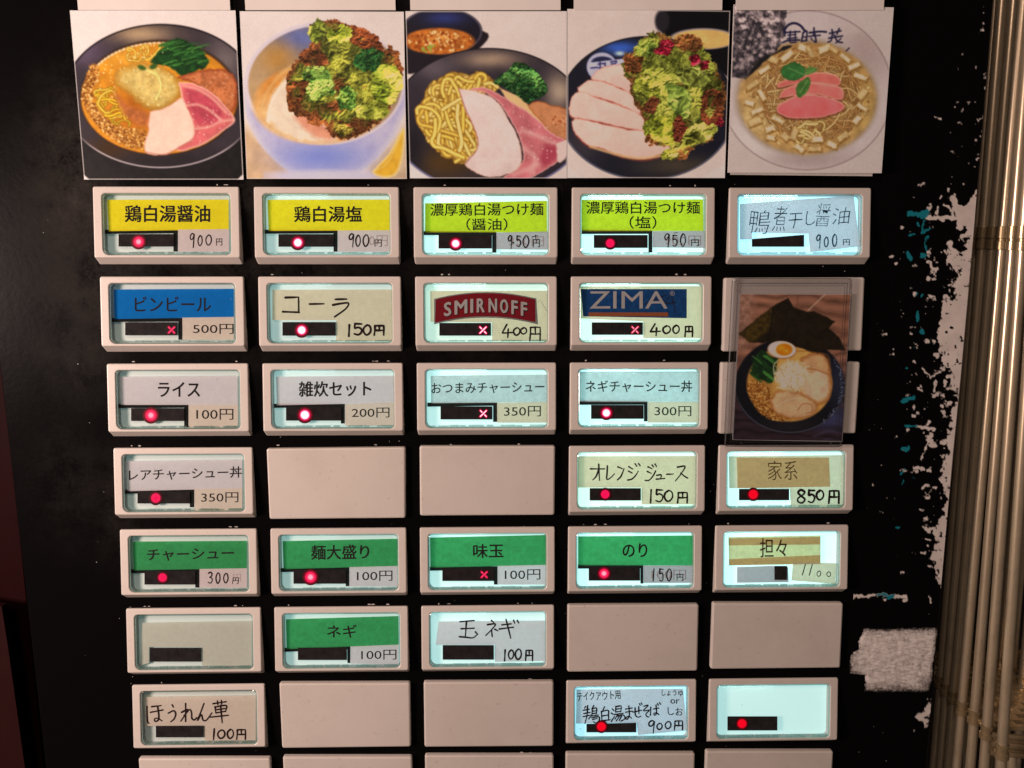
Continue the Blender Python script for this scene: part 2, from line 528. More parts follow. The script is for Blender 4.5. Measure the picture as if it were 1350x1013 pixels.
def make_cross(K, key, x, y, r, kind, d=0.0205):
    mb = MB(); q = []
    # glowing dot-matrix cross: two bars with a bright line along the middle
    for j, s in enumerate((1, -1)):
        dv = np.array([1, s]) / math.sqrt(2); nv = np.array([-dv[1], dv[0]])
        rows = []
        for off, val in ((-1, .9), (-.5, .55), (0, .1), (.5, .55), (1, .9)):
            rows.append(mb.pts(K.P([np.array([x, y]) + dv * t + nv * off * r * .27 for t in np.linspace(-r, r, 9)], d - j * .0004)))
            q += [max(val, abs(t) ** 6 * .9) for t in np.linspace(-1, 1, 9)]
        for a, b in zip(rows[:-1], rows[1:]):
            for i in range(8): mb.face((a[i], a[i + 1], b[i + 1], b[i]))
    o = mb.build('indicator_lamp', [lamp_mat(kind, True)], key, K.loc)
    set_print(o.data, np.array(q)[:, None].repeat(3, 1))


def slab(mb, K, pts, d, th, m):              # a thin slip with a cut edge
    a = mb.pts(K.P(pts, d)); b = mb.pts(K.P(pts, d + th))
    mb.face(a, m); mb.bridge(a, b, m)


def key(c, r, O, L, label, tint=CY, name=None, bars=None, price=None, disp=None, lamp=None, z=210 / 1350):
    """name / price: (material, polygon, [('t', text, box, opts) | ('h', digit, box, width) | ('s', points, width) | ('g', ...)], ink)"""
    K = Key(c, r, O[0], O[1], z); KEYS.append(K.p0[:2])
    o = obj('menu_button', KEY_MESH, machine, K.loc - MLOC, label=label)
    obj('window_cover', CAP_MESH, o)
    mb = MB(); mb.face(mb.pts(kp(rr(WIN[0] + .006, WIN[1] + .006, WIN[2] - .006, WIN[3] - .006, RAD, 5), 0.050)), 0)
    obj('light_panel', mesh('light_panel', wv(np.array(mb.v)), mb.f, [panel_mat(L * (1.12 if name else .60), tint)]), o)

    if L > 0.2:                              # the small tube lamp that lights the panel from above
        mb = MB(); v = WIN[1] + .0035; x0, x1 = WIN[0] + .05, WIN[0] + .40
        c4 = [(x0, v), (x1, v)]; a_ = kp(c4, .036); b_ = kp(c4, .046)
        mb.face(mb.pts([a_[0], a_[1], b_[1], b_[0]]))
        obj('lamp_strip', mesh('lamp_strip', wv(np.array(mb.v)), mb.f, [strip_mat(L)]), o)

    def slip(nm, spec, d):
        mats = [M[spec[0]], M['black_print'], M[spec[3]], M['ghost']]
        mb = MB(); slab(mb, K, spec[1], d, 0.0015, 0)
        extra = []
        for q in spec[2]:
            if q[0] == 't':
                put_text(mb, K.P, q[1], q[2], d - 0.0008, 2, **(q[3] if len(q) > 3 else {}))
            elif q[0] == 'g': put_text(mb, K.P, q[1], q[2], d - 0.0004, 3, **(q[3] if len(q) > 3 else {}))
            elif q[0] == 'h': put_hand(mb, K.P, q[1], q[2], q[3], d - 0.0008, 2)
            elif q[0] == 's': put_stroke(mb, K.P, q[1], q[2], d - 0.0008, 2, *(q[3:] or ()))
            elif q[0] == 'p':                    # further printed area: (p, material, polygon, lift)
                mats.append(M[q[1]]); slab(mb, K, q[2], d - q[3], 0.0006, len(mats) - 1)
            elif q[0] == 'T':                    # text in a further ink
                mats.append(M[q[1]]); put_text(mb, K.P, q[2], q[3], d - q[4], len(mats) - 1, **(q[5] if len(q) > 5 else {}))
        if nm == 'name_label' and bars:          # black border printed round the display cut-out
            hx0, hy0, vx0, vx1, hy1, vy1 = bars
            t = 29 * (210 / 1350) / z
            slab(mb, K, [(hx0, hy1 - t * .4), (vx1, hy0 - t * .2), (vx1, vy1), (vx0, vy1), (vx0, hy0 + t * .8), (hx0, hy1 + t * .8)], d + 0.002, 0.001, 1)
        return mb.build(nm, mats, o, K.loc)

    if name: slip('name_label', name, 0.029)
    if price: slip('price_label', price, 0.0265)
    if disp:
        mb = MB()
        x0, y0, x1, y1 = disp[:4]
        tl = disp[4] if len(disp) > 4 else 0
        P = [(x0, y0 + tl), (x1, y0), (x1, y1), (x0, y1)]
        a = mb.pts(K.P(P, 0.0225)); b = mb.pts(K.P(P, 0.040)); mb.face(a); mb.bridge(a, b)
        mb.build('display_panel', [M['black_gloss']], o, K.loc)
    if lamp:
        (make_cross if lamp[3].isupper() else make_lamp)(K, o, lamp[0], lamp[1], lamp[2], lamp[3].lower())
    return K, o


def H(text, boxes, w):                       # handwritten digits, each in its own box
    return [('h', ch, bx, w) for ch, bx in zip(text, boxes)]


B1 = dict(bold=0.022)
B2 = dict(bold=0.012)
# row 1
key(1, 1, (120, 240), 0.10, 'button with a yellow slip reading 鶏白湯醤油 and a handwritten 900円',
    name=('p_yellow', [(135, 152), (1166, 150), (1166, 404), (150, 418)], [('t', '鶏白湯醤油', (285, 196, 1010, 342), B1)], 'ink'),
    bars=(88, 412, 698, 736, 418, 590),
    price=('p_pink', [(738, 404), (1168, 400), (1168, 590), (738, 590)], H('900', [(838, 438, 876, 556), (906, 455, 942, 540), (972, 450, 1020, 535)], 11) + [('t', '円', (1060, 480, 1112, 540), dict(bold=.012))], 'ink_pen'),
    disp=(233, 443, 700, 548), lamp=(403, 508, 66, 'p'))
key(2, 1, (330, 240), 0.38, 'button with a yellow slip reading 鶏白湯塩 and a handwritten 900円',
    name=('p_yellow', [(145, 152), (1186, 150), (1186, 412), (155, 416)], [('t', '鶏白湯塩', (370, 205, 948, 342), B1)], 'ink'),
    bars=(105, 414, 705, 740, 417, 592),
    price=('p_pink', [(742, 412), (1190, 410), (1190, 592), (742, 592)], [('g', '0円', (1005, 452, 1165, 545))] + H('900', [(835, 440, 878, 552), (893, 452, 932, 545), (955, 448, 1003, 545)], 12) + [('t', '円', (1053, 488, 1114, 550), dict(bold=.012))], 'ink_pen'),
    disp=(238, 443, 705, 550), lamp=(403, 515, 66, 'w'))
key(3, 1, (540, 240), 0.85, 'button with a lime slip reading 濃厚鶏白湯つけ麺（醤油） and 950円',
    name=('p_lime', [(132, 182), (1164, 160), (1166, 428), (130, 428)], [('t', '濃厚鶏白湯つけ麺', (175, 183, 1135, 290), dict(bold=.014, slope=-0.006)), ('t', '（醤油）', (480, 308, 830, 412), B2)], 'ink'),
    bars=(118, 428, 700, 736, 429, 600),
    price=('p_grey', [(736, 430), (1174, 420), (1176, 575), (736, 572)], [('g', '350円', (840, 460, 1140, 545))] + H('950', [(834, 455, 868, 565), (905, 455, 942, 548), (960, 455, 1010, 555)], 11) + [('s', [(876, 515), (882, 518)], 14), ('t', '円', (1045, 485, 1104, 555), dict(bold=.012)), ('s', [(1040, 465), (1085, 455)], 7), ('s', [(1066, 450), (1070, 485)], 7)], 'ink_pen'),
    disp=(245, 450, 698, 565), lamp=(390, 523, 62, 'w'))
key(4, 1, (745, 240), 1.05, 'button with a lime slip reading 濃厚鶏白湯つけ麺（塩） and 950円',
    name=('p_lime', [(140, 152), (1170, 148), (1172, 416), (140, 418)], [('t', '濃厚鶏白湯つけ麺', (180, 165, 1143, 272), dict(bold=.014)), ('t', '（塩）', (545, 290, 775, 398), B2)], 'ink'),
    bars=(140, 418, 706, 740, 419, 598),
    price=('p_grey', [(742, 418), (1186, 416), (1188, 560), (742, 556)], [('g', '900円', (840, 455, 1152, 540))] + H('950', [(842, 440, 884, 552), (910, 450, 950, 545), (978, 440, 1020, 545)], 11) + [('s', [(925, 434), (952, 432)], 7), ('t', '円', (1068, 487, 1134, 545), dict(bold=.014))], 'ink_pen'),
    disp=(243, 450, 700, 560), lamp=(382, 520, 56, 'm'))
KJ = dict(bold=-0.012, shear=0.16, jit=3)
key(5, 1, (950, 240), 1.05, 'bright blue lit button with a crooked white slip handwritten 鴨煮干し醤油 and 900円', tint=BLUE,
    name=('p_white', [(163, 188), (1128, 116), (1180, 545), (840, 588), (760, 595), (745, 440), (265, 428), (265, 486), (163, 488)],
          [('t', '鴨', (232, 235, 400, 435), KJ), ('t', '煮', (430, 205, 545, 415), KJ), ('t', '干', (565, 268, 680, 398), KJ), ('t', 'し', (712, 250, 790, 368), KJ), ('t', '醤', (795, 185, 915, 378), KJ), ('t', '油', (940, 215, 1080, 355), KJ)] +
          H('900', [(812, 450, 848, 562), (878, 468, 912, 550), (948, 445, 985, 545)], 11) + [('t', '円', (1037, 485, 1095, 538), dict(bold=.015))], 'ink_blue'),
    disp=(265, 448, 708, 550, 36))
# row 2
key(1, 2, (125, 358), 0.06, 'button with a blue slip reading ビンビール and 500円',
    name=('p_blue', [(160, 154), (1176, 148), (1176, 386), (165, 405)], [('t', 'ビンビール', (338, 212, 985, 340), B2)], 'ink'),
    bars=(115, 402, 708, 742, 406, 580),
    price=('p_ivory', [(742, 392), (1178, 386), (1178, 578), (745, 578)], [('t', '500円', (832, 446, 1176, 530))], 'ink'),
    disp=(257, 432, 700, 542), lamp=(650, 497, 46, 'M'))
key(2, 2, (335, 358), 0.32, 'button with a cream slip handwritten コーラ and 150円',
    name=('p_cream', [(155, 157), (1176, 154), (1180, 590), (695, 590), (695, 413), (155, 413)],
          [('s', [(265, 222), (376, 219), (378, 345)], 18, False), ('s', [(243, 342), (380, 347)], 18), ('s', [(470, 277), (592, 275)], 17), ('s', [(690, 237), (785, 235)], 18),
           ('s', [(668, 285), (740, 272), (800, 270), (775, 318), (683, 385)], 18)] + H('150Y', [(795, 455, 815, 550), (845, 440, 915, 537), (925, 455, 990, 537), (1018, 458, 1102, 540)], 19), 'ink_pen'),
    disp=(240, 430, 693, 545), lamp=(403, 498, 66, 'w'))
ARC = (645, 0.00030)
arcp = lambda x, y: (x, y + 0.00030 * (x - 645) ** 2)
key(3, 2, (540, 358), 0.62, 'button with a cream slip carrying an arched dark red label with silver capitals, price 400円', tint=WARM,
    name=('p_cream', [(174, 166), (1166, 164), (1168, 590), (700, 590), (700, 432), (178, 426)],
          [('p', 'p_greyline', [arcp(x, 176) for x in range(208, 1070, 55)] + [(1074, 229), (1088, 450)] + [arcp(x, 392) for x in range(1033, 200, -55)], 0.0006),
           ('p', 'p_red', [arcp(x, 185) for x in range(222, 1050, 50)] + [(1064, 236), (1066, 430)] + [arcp(x, 380) for x in range(1016, 210, -50)], 0.0014)] +
          [('T', mt_, ch, (x0 + o_, 228 + o_, x1 + o_, 348 + o_), dz, dict(bold=bd, arc=ARC)) for mt_, o_, dz, bd in (('black_print', 6, 0.0023, .05), ('p_silver', 0, 0.0032, .04))
           for ch, x0, x1 in (('S', 290, 355), ('M', 380, 490), ('I', 514, 540), ('R', 568, 638), ('N', 668, 742), ('O', 766, 836), ('F', 862, 918), ('F', 942, 998))] +
          [('T', 'p_greyline', '7150427S0', (1105, 235, 1180, 250), 0.0006, dict(slope=1.6))] +
          H('400Y', [(788, 450, 868, 560), (880, 478, 935, 540), (940, 478, 992, 530), (1018, 470, 1110, 588)], 15), 'ink_pen'),
    disp=(252, 437, 690, 545), lamp=(622, 498, 50, 'W'))
key(4, 2, (740, 358), 0.95, 'button with a cream slip carrying a navy label with four silver capitals, price 400円', tint=WARM,
    name=('p_cream', [(158, 128), (1192, 126), (1192, 566), (695, 566), (695, 424), (160, 398)],
          [('p', 'p_navy', [(165, 150), (1063, 150), (1063, 397), (185, 381)], 0.0012),
           ('p', 'p_orange', [(232, 348), (905, 348), (905, 382), (232, 380)], 0.0022),
           ('T', 'p_silver', 'ZIMA', (240, 168, 900, 315), 0.0028, dict(bold=.002)), ('T', 'p_silver', '®', (920, 165, 962, 206), 0.0028)] +
          [('s', [(890, 200), (700, 280), (660, 290)], 7), ('s', [(930, 190), (880, 270), (980, 260)], 7), ('s', [(935, 200), (970, 360)], 7)] +
          H('400Y', [(758, 445, 840, 545), (860, 462, 925, 525), (945, 458, 1000, 525), (1048, 465, 1114, 552)], 16), 'ink_pen'),
    disp=(258, 432, 692, 538), lamp=(625, 495, 48, 'P'))
# row 3
key(1, 3, (130, 470), 0.09, 'button with a white slip reading ライス and 100円',
    name=('p_white', [(180, 174), (1178, 166), (1178, 412), (190, 412)], [('t', 'ライス', (502, 218, 860, 345), B1)], 'ink'),
    bars=(135, 412, 725, 762, 416, 602),
    price=('p_ivory', [(763, 412), (1180, 412), (1180, 602), (763, 602)], [('t', '100円', (828, 446, 1142, 538))], 'ink'),
    disp=(275, 440, 725, 548), lamp=(443, 500, 72, 'p'))
key(2, 3, (340, 470), 0.36, 'button with a pale slip reading 雑炊セット and 200円',
    name=('p_white', [(153, 173), (1160, 165), (1160, 395), (160, 415)], [('t', '雑炊セット', (345, 212, 962, 345), dict(bold=.022, slope=-.01))], 'ink'),
    bars=(135, 408, 703, 737, 414, 570),
    price=('p_ivory', [(738, 406), (1166, 392), (1166, 588), (738, 588)], [('t', '200円', (795, 438, 1115, 522), dict(slope=-.012))], 'ink'),
    disp=(238, 430, 705, 545), lamp=(398, 497, 72, 'w'))
key(3, 3, (540, 470), 0.70, 'button with a pale blue slip reading おつまみチャーシュー and 350円',
    name=('p_sky', [(178, 165), (1166, 155), (1166, 390), (182, 398)], [('t', 'おつまみチャーシュー', (185, 226, 1143, 320), dict(bold=.010, slope=-.014))], 'ink'),
    bars=(150, 396, 708, 742, 404, 556),
    price=('p_cream', [(742, 396), (1166, 388), (1166, 562), (742, 562)], [('t', '350円', (800, 424, 1112, 512), dict(slope=-.01))], 'ink'),
    disp=(262, 424, 702, 535), lamp=(625, 485, 48, 'W'))
key(4, 3, (740, 470), 0.95, 'button with a pale blue slip reading ネギチャーシュー丼 and 300円',
    name=('p_sky', [(148, 130), (1164, 128), (1164, 388), (150, 386)], [('t', 'ネギチャーシュー丼', (205, 203, 1110, 305), dict(bold=.010))], 'ink'),
    bars=(150, 387, 700, 732, 388, 552),
    price=('p_cream', [(734, 388), (1166, 388), (1166, 562), (734, 562)], [('t', '300円', (790, 422, 1102, 508))], 'ink'),
    disp=(252, 412, 698, 530), lamp=(382, 480, 62, 'w'))
# row 4
key(1, 4, (140, 580), 0.09, 'button with a white slip reading レアチャーシュー丼 and 350円',
    name=('p_white', [(174, 182), (1152, 168), (1152, 412), (182, 436)], [('t', 'レアチャーシュー丼', (192, 252, 1150, 350), dict(bold=.012, slope=-.030))], 'ink'),
    bars=(130, 424, 708, 746, 436, 572),
    price=('p_ivory', [(748, 418), (1152, 410), (1152, 602), (748, 602)], [('t', '350円', (805, 448, 1120, 533), dict(slope=-.01))], 'ink'),
    disp=(265, 440, 708, 540), lamp=(420, 494, 62, 'm'))
W_ = 13
key(4, 4, (740, 580), 0.95, 'button with a pale green lit slip handwritten オレンジジュース and 150円', tint=WARM,
    name=('p_cream', [(140, 140), (1146, 138), (1146, 548), (680, 548), (680, 405), (140, 405)],
          [('s', q, W_) for q in ([(247, 247), (367, 247)], [(317, 207), (320, 280), (324, 345)], [(314, 258), (295, 310), (266, 340)],
                                  [(390, 222), (388, 280), (386, 335), (420, 320), (450, 288)], [(480, 230), (515, 245)], [(476, 340), (505, 310), (532, 245)],
                                  [(572, 228), (605, 248)], [(568, 265), (600, 282)], [(562, 342), (600, 332), (632, 300), (652, 265)], [(625, 203), (640, 224)], [(655, 203), (668, 221)],
                                  [(735, 230), (768, 245)], [(728, 268), (762, 285)], [(712, 345), (745, 342), (778, 305), (800, 264)], [(770, 215), (782, 231)], [(795, 207), (806, 227)],
                                  [(808, 302), (845, 298), (842, 330)], [(805, 334), (878, 328)], [(893, 293), (950, 290)], [(1012, 282), (1045, 310), (1072, 325)])] +
          [('s', [(985, 232), (1048, 226), (1015, 288), (968, 348)], W_)] +
          H('150Y', [(750, 425, 768, 535), (800, 420, 862, 525), (872, 430, 945, 520), (985, 445, 1070, 535)], 16), 'ink_pen'),
    disp=(240, 410, 675, 515), lamp=(372, 462, 56, 'm'))
key(5, 4, (935, 580), 1.05, 'button with a tan slip on cream reading 家系 above a bold handwritten 850円',
    name=('p_cream', [(165, 140), (1132, 130), (1150, 566), (690, 566), (685, 414), (170, 410)],
          [('p', 'p_tan', [(232, 150), (1015, 150), (1025, 398), (240, 408)], 0.0020), ('T', 'ink_brown', '家系', (498, 178, 748, 342), 0.0030, dict(bold=-.008))] +
          H('850Y', [(742, 425, 818, 535), (838, 424, 895, 532), (908, 430, 970, 508), (1013, 430, 1102, 538)], 19), 'ink_pen'),
    disp=(252, 416, 678, 513), lamp=(373, 463, 58, 'r'))
# row 5
key(1, 5, (150, 690), 0.07, 'button with a dark green slip reading チャーシュー and a handwritten 300円',
    name=('p_green', [(160, 157), (1126, 150), (1126, 382), (168, 400)], [('t', 'チャーシュー', (280, 222, 1018, 322), dict(bold=.020, slope=-.022))], 'ink'),
    bars=(120, 392, 690, 726, 402, 546),
    price=('p_pink', [(727, 388), (1128, 382), (1128, 546), (727, 546)], [('g', '円', (1012, 430, 1078, 495))] + H('300', [(800, 415, 835, 508), (865, 420, 900, 508), (930, 425, 968, 505)], 11) + [('t', '円', (1003, 460, 1056, 515), dict(bold=.012, shear=.1))], 'ink_pen'),
    disp=(260, 405, 690, 520), lamp=(413, 461, 56, 'm'))
key(2, 5, (350, 690), 0.32, 'button with a green slip reading 麺大盛り and 100円',
    name=('p_green', [(145, 152), (1122, 132), (1122, 362), (153, 390)], [('t', '麺大盛り', (385, 186, 880, 312), dict(bold=.020, slope=-.016))], 'ink'),
    bars=(125, 380, 680, 711, 392, 534),
    price=('p_white', [(712, 372), (1122, 362), (1122, 536), (712, 536)], [('t', '100円', (775, 406, 1076, 492), dict(slope=-.014))], 'ink'),
    disp=(237, 398, 680, 513), lamp=(382, 457, 70, 'p'))
key(3, 5, (545, 690), 0.68, 'button with a green lit slip reading 味玉 and 100円',
    name=('p_green', [(140, 122), (1124, 100), (1124, 352), (143, 378)], [('t', '味玉', (505, 176, 765, 297), dict(bold=.020, slope=-.014))], 'ink'),
    bars=(140, 370, 682, 714, 380, 520),
    price=('p_white', [(715, 362), (1126, 352), (1126, 520), (715, 520)], [('t', '100円', (775, 394, 1076, 482), dict(slope=-.014))], 'ink'),
    disp=(245, 384, 682, 490), lamp=(600, 436, 44, 'M'))
key(4, 5, (740, 690), 0.95, 'button with a bright green lit slip reading のり and 150円',
    name=('p_green', [(142, 112), (1112, 104), (1112, 358), (142, 360)], [('t', 'のり', (518, 170, 730, 290), B1)], 'ink'),
    bars=(140, 360, 670, 696, 362, 512),
    price=('p_grey', [(697, 360), (1112, 358), (1112, 506), (697, 506)], [('g', '100円', (765, 395, 1058, 478))] + H('150', [(768, 388, 795, 490), (830, 385, 865, 490), (893, 388, 935, 487)], 11) + [('t', '円', (977, 430, 1034, 488), dict(bold=.014))], 'ink_pen'),
    disp=(232, 372, 668, 487), lamp=(362, 426, 60, 'p'))
K55, o55 = key(5, 5, (930, 690), 1.05, 'button with a straw slip reading 担々 and a stuck-on scrap with 1100',
    name=('p_straw', [(195, 118), (975, 104), (975, 345), (200, 358)], [('p', 'p_tan', [(196, 130), (974, 116), (974, 180), (197, 188)], 0.0012), ('p', 'p_tan', [(199, 305), (974, 270), (974, 343), (200, 356)], 0.0012), ('T', 'ink_brown', '担々', (462, 128, 690, 290), 0.003, dict(bold=.004))], 'ink_brown'),
    price=('p_cream', [(742, 328), (1110, 340), (1100, 515), (730, 485)], [('s', [(847, 348), (822, 440)], 9), ('s', [(905, 350), (880, 442)], 9), ('h', '0', (945, 405, 978, 450), 7), ('h', '0', (1028, 412, 1062, 452), 7)], 'ink_pen'),
    disp=(585, 362, 692, 480))
mb = MB(); slab(mb, K55, [(268, 372), (560, 362), (700, 372), (705, 500), (268, 505)], 0.034, 0.001, 0)
mb.build('blank_slip', [M['p_grey']], o55, K55.loc)
# row 6
Z6 = 410 / 1350
key(1, 6, (140, 680), 0.08, 'button with a blank grey-green slip and an unlit display', z=Z6,
    name=('p_mint', [(157, 466), (632, 458), (632, 652), (415, 652), (415, 570), (186, 570), (186, 640), (148, 650)], [], 'ink'), disp=(189, 574, 413, 634))
key(2, 6, (140, 680), 0.34, 'button with a green slip reading ネギ, 100円 and an unlit display', z=Z6,
    name=('p_green', [(780, 450), (1268, 436), (1270, 560), (783, 580)], [('t', 'ネギ', (958, 473, 1088, 530), dict(bold=.016))], 'ink'),
    bars=(770, 568, 1047, 1060, 580, 640),
    price=('p_white', [(1061, 568), (1270, 560), (1270, 648), (1061, 642)], [('t', '100円', (1107, 584, 1260, 627), dict(slope=-.014))], 'ink'),
    disp=(832, 573, 1045, 627))
N_ = 14
key(3, 6, (545, 795), 0.62, 'button with a white slip handwritten 玉ネギ and 100円, display unlit',
    name=('p_white', [(212, 158), (1112, 150), (1118, 492), (690, 500), (690, 355), (190, 355)],
          [('s', q, N_) for q in ([(395, 160), (515, 150)], [(405, 220), (515, 215)], [(450, 160), (445, 220), (440, 290)], [(390, 287), (450, 292), (505, 296), (546, 264)], [(525, 246), (540, 262)],
                                  [(662, 150), (680, 165)], [(628, 185), (695, 180), (660, 230), (614, 276)], [(662, 232), (668, 286)], [(690, 224), (716, 237)],
                                  [(750, 187), (828, 178)], [(728, 222), (848, 207)], [(785, 140), (805, 220), (825, 300)], [(850, 148), (858, 172)], [(880, 150), (893, 170)])] +
          H('100Y', [(765, 400, 785, 492), (805, 400, 850, 475), (863, 392, 915, 478), (950, 400, 1012, 490)], 15), 'ink_pen'),
    disp=(248, 358, 682, 482))
# row 7
key(1, 7, (165, 895), 0.025, 'button with an unlit cream slip handwritten ほうれん草 and 100円',
    name=('p_ivory', [(168, 156), (1106, 142), (1106, 522), (670, 524), (665, 395), (172, 402)],
          [('s', q, N_) for q in ([(185, 235), (186, 300), (190, 365), (202, 378)], [(225, 237), (305, 228)], [(215, 285), (320, 265)], [(275, 235), (285, 310), (280, 350), (255, 362), (248, 342), (275, 335), (312, 358)],
                                  [(398, 222), (408, 240)], [(365, 292), (410, 272), (428, 298), (415, 340), (385, 366)], [(512, 210), (512, 290), (512, 364)], [(478, 285), (530, 262), (500, 318), (470, 360)],
                                  [(498, 315), (545, 262), (562, 290), (565, 335), (585, 350), (606, 330)], [(668, 210), (640, 285), (612, 356), (645, 305), (660, 350), (690, 350), (735, 290)],
                                  [(745, 212), (855, 195)], [(782, 188), (785, 222)], [(815, 185), (818, 215)], [(762, 238), (768, 290)], [(765, 240), (856, 228), (850, 280)], [(768, 264), (850, 252)], [(770, 290), (850, 276)], [(722, 326), (875, 310)], [(808, 225), (815, 300), (822, 374)])] +
          H('100Y', [(738, 425, 765, 517), (783, 435, 845, 505), (865, 430, 918, 505), (945, 430, 1022, 513)], 15), 'ink_pen'),
    disp=(260, 400, 665, 497))
P_ = 12
key(4, 7, (740, 890), 0.85, 'button with a pale lit slip crowded with handwriting, テイクアウト用 over 鶏白湯まぜそば and 900円', tint=BLUE,
    name=('p_white', [(128, 124), (1032, 118), (1066, 470), (650, 510), (640, 405), (125, 412)],
          [('t', 'テイクアウト用', (130, 150, 500, 226), dict(bold=.012, slope=-.06, jit=2)), ('t', 'しょうゆ', (855, 122, 1032, 176), dict(bold=.014, jit=3, seed=3)),
           ('t', 'or', (925, 202, 1000, 240), dict(bold=.02, jit=2)), ('t', 'しお', (902, 272, 1030, 340), dict(bold=.014, jit=3, seed=2)),
           ] + [('s', q, P_) for q in [[(185, 300), (215, 296), (240, 290)], [(190, 328), (245, 318)], [(185, 354), (250, 340)], [(205, 268), (196, 284)], [(222, 262), (218, 340), (200, 412)], [(232, 372), (250, 352)], [(275, 260), (262, 284)], [(262, 286), (259, 346)], [(259, 288), (298, 282), (297, 330)], [(262, 308), (296, 304)], [(262, 328), (296, 324)], [(258, 348), (316, 340)], [(258, 364), (318, 356), (318, 392), (292, 408), (272, 396)], [(266, 378), (302, 370)], [(366, 270), (350, 306)], [(340, 310), (342, 350), (345, 394)], [(340, 312), (396, 300), (400, 345), (402, 386)], [(348, 348), (396, 340)], [(348, 388), (414, 380)], [(432, 288), (446, 304)], [(424, 324), (440, 334)], [(424, 394), (452, 350)], [(462, 266), (460, 316)], [(462, 270), (506, 265), (504, 312)], [(464, 290), (503, 286)], [(462, 314), (503, 310)], [(448, 336), (526, 326)], [(478, 336), (455, 374)], [(470, 350), (526, 340), (537, 372), (505, 392)], [(492, 350), (466, 390)], [(512, 346), (490, 388)], [(545, 290), (602, 280)], [(545, 316), (602, 307)], [(572, 262), (576, 345), (556, 376), (545, 362), (576, 352), (596, 368)], [(606, 316), (682, 300)], [(656, 270), (658, 330)], [(625, 280), (628, 340), (650, 358), (674, 350)], [(662, 244), (669, 258)], [(678, 239), (684, 253)], [(700, 265), (736, 258), (696, 304), (746, 298), (718, 330), (725, 352), (742, 356)], [(758, 275), (755, 342)], [(780, 290), (826, 281)], [(803, 256), (806, 325), (790, 342), (785, 326), (806, 323), (826, 336)], [(815, 244), (823, 258)], [(832, 237), (843, 250)]]] +
          H('900Y', [(738, 388, 792, 495), (810, 410, 855, 462), (880, 395, 930, 455), (958, 388, 1030, 468)], 13), 'ink_pen'),
    disp=(213, 405, 636, 487, 10), lamp=(340, 438, 56, 'r'))
key(5, 7, (930, 790), 1.15, 'brightest button, an empty glowing cyan window with no slip', z=420 / 1350, disp=(93, 497, 305, 557), lamp=(155, 528, 28, 'r'))


# blank plates in the unused places of the grid: measured front corners (tl, tr, br, bl)
BL = [((955.5, 366.5), (1140.6, 365.8), (1136.3, 462.7), (952.6, 464)), ((950.8, 478), (1134.5, 477.4), (1128.4, 571.8), (948, 572.5)),
      ((351, 592), (534.4, 590), (534.6, 683.5), (355, 685)), ((553, 588.5), (732, 588.3), (731, 679.5), (553.7, 680.5)),
      ((748.4, 798.4), (921.5, 797.5), (919.6, 885), (748, 886.5)), ((940, 795.6), (1112, 795.6), (1108, 881), (936.8, 882.7)),
      ((367.8, 901.5), (540.5, 901), (541.5, 985), (371.6, 987)), ((558.4, 900), (730, 899.3), (729.6, 984.3), (559.5, 985.5))]
BLL = ['beige blank plate behind the upper half of the food photo sleeve', 'beige blank plate behind the lower half of the food photo sleeve',
       'beige blank plate beside the レアチャーシュー丼 button', 'beige blank plate beside the オレンジジュース button',
       'beige blank plate under the のり button', 'beige blank plate under the 担々 button', 'beige blank plate under the green ネギ button', 'beige blank plate under the 玉ネギ button']
for i, (x0, x1, y) in enumerate(((182, 356, 1000.5), (372.5, 543, 998.5), (560, 730, 996.5), (746, 916.5, 994), (931, 1099, 991))):
    BL.append(((x0, y), (x1, y), (x1 - (x1 - 700) * .012 - 0, y + 83), (x0 - (x0 - 700) * .012, y + 83)))
    BLL.append('beige blank plate in the bottom row, ' + ['under the ほうれん草 button', 'second from the dark red board', 'in the middle of the row', 'under the テイクアウト用 button', 'under the empty glowing button'][i])


def plate(corners, zf, mats, name, parent, origin, label=None, rad=0.014, bev=0.006, zb=PY + 0.001, draft=0.0):
    c = [at(x, y, zf) for x, y in corners]
    w = np.linalg.norm(c[1] - c[0]); h = np.linalg.norm(c[3] - c[0])
    bil = lambda P: np.array([(1 - a) * (1 - b) * c[0] + a * (1 - b) * c[1] + a * b * c[2] + (1 - a) * b * c[3] for a, b in P / np.array([w, h])])
    mb = MB(); Ls = []
    for ins, dz in ((0, zb - zf), (0, bev), (bev * .3, bev * .3), (bev, 0)):
        P = bil(rr(ins, ins, w - ins, h - ins, max(rad - ins * .5, 0.002), 4)); P[:, 2] += dz
        if dz == zb - zf and draft: P = P.mean(0) + (P - P.mean(0)) * (1 + draft)
        Ls.append(mb.pts(P))
    for a, b in zip(Ls[:-1], Ls[1:]): mb.bridge(a, b)
    mb.face(Ls[-1])
    return mb.build(name, mats, parent, origin, label=label)


for c_, l_ in zip(BL, BLL):
    plate(c_, -0.022, [M['beige_dull']], 'blank_plate', machine, MLOC, l_, bev=0.011)


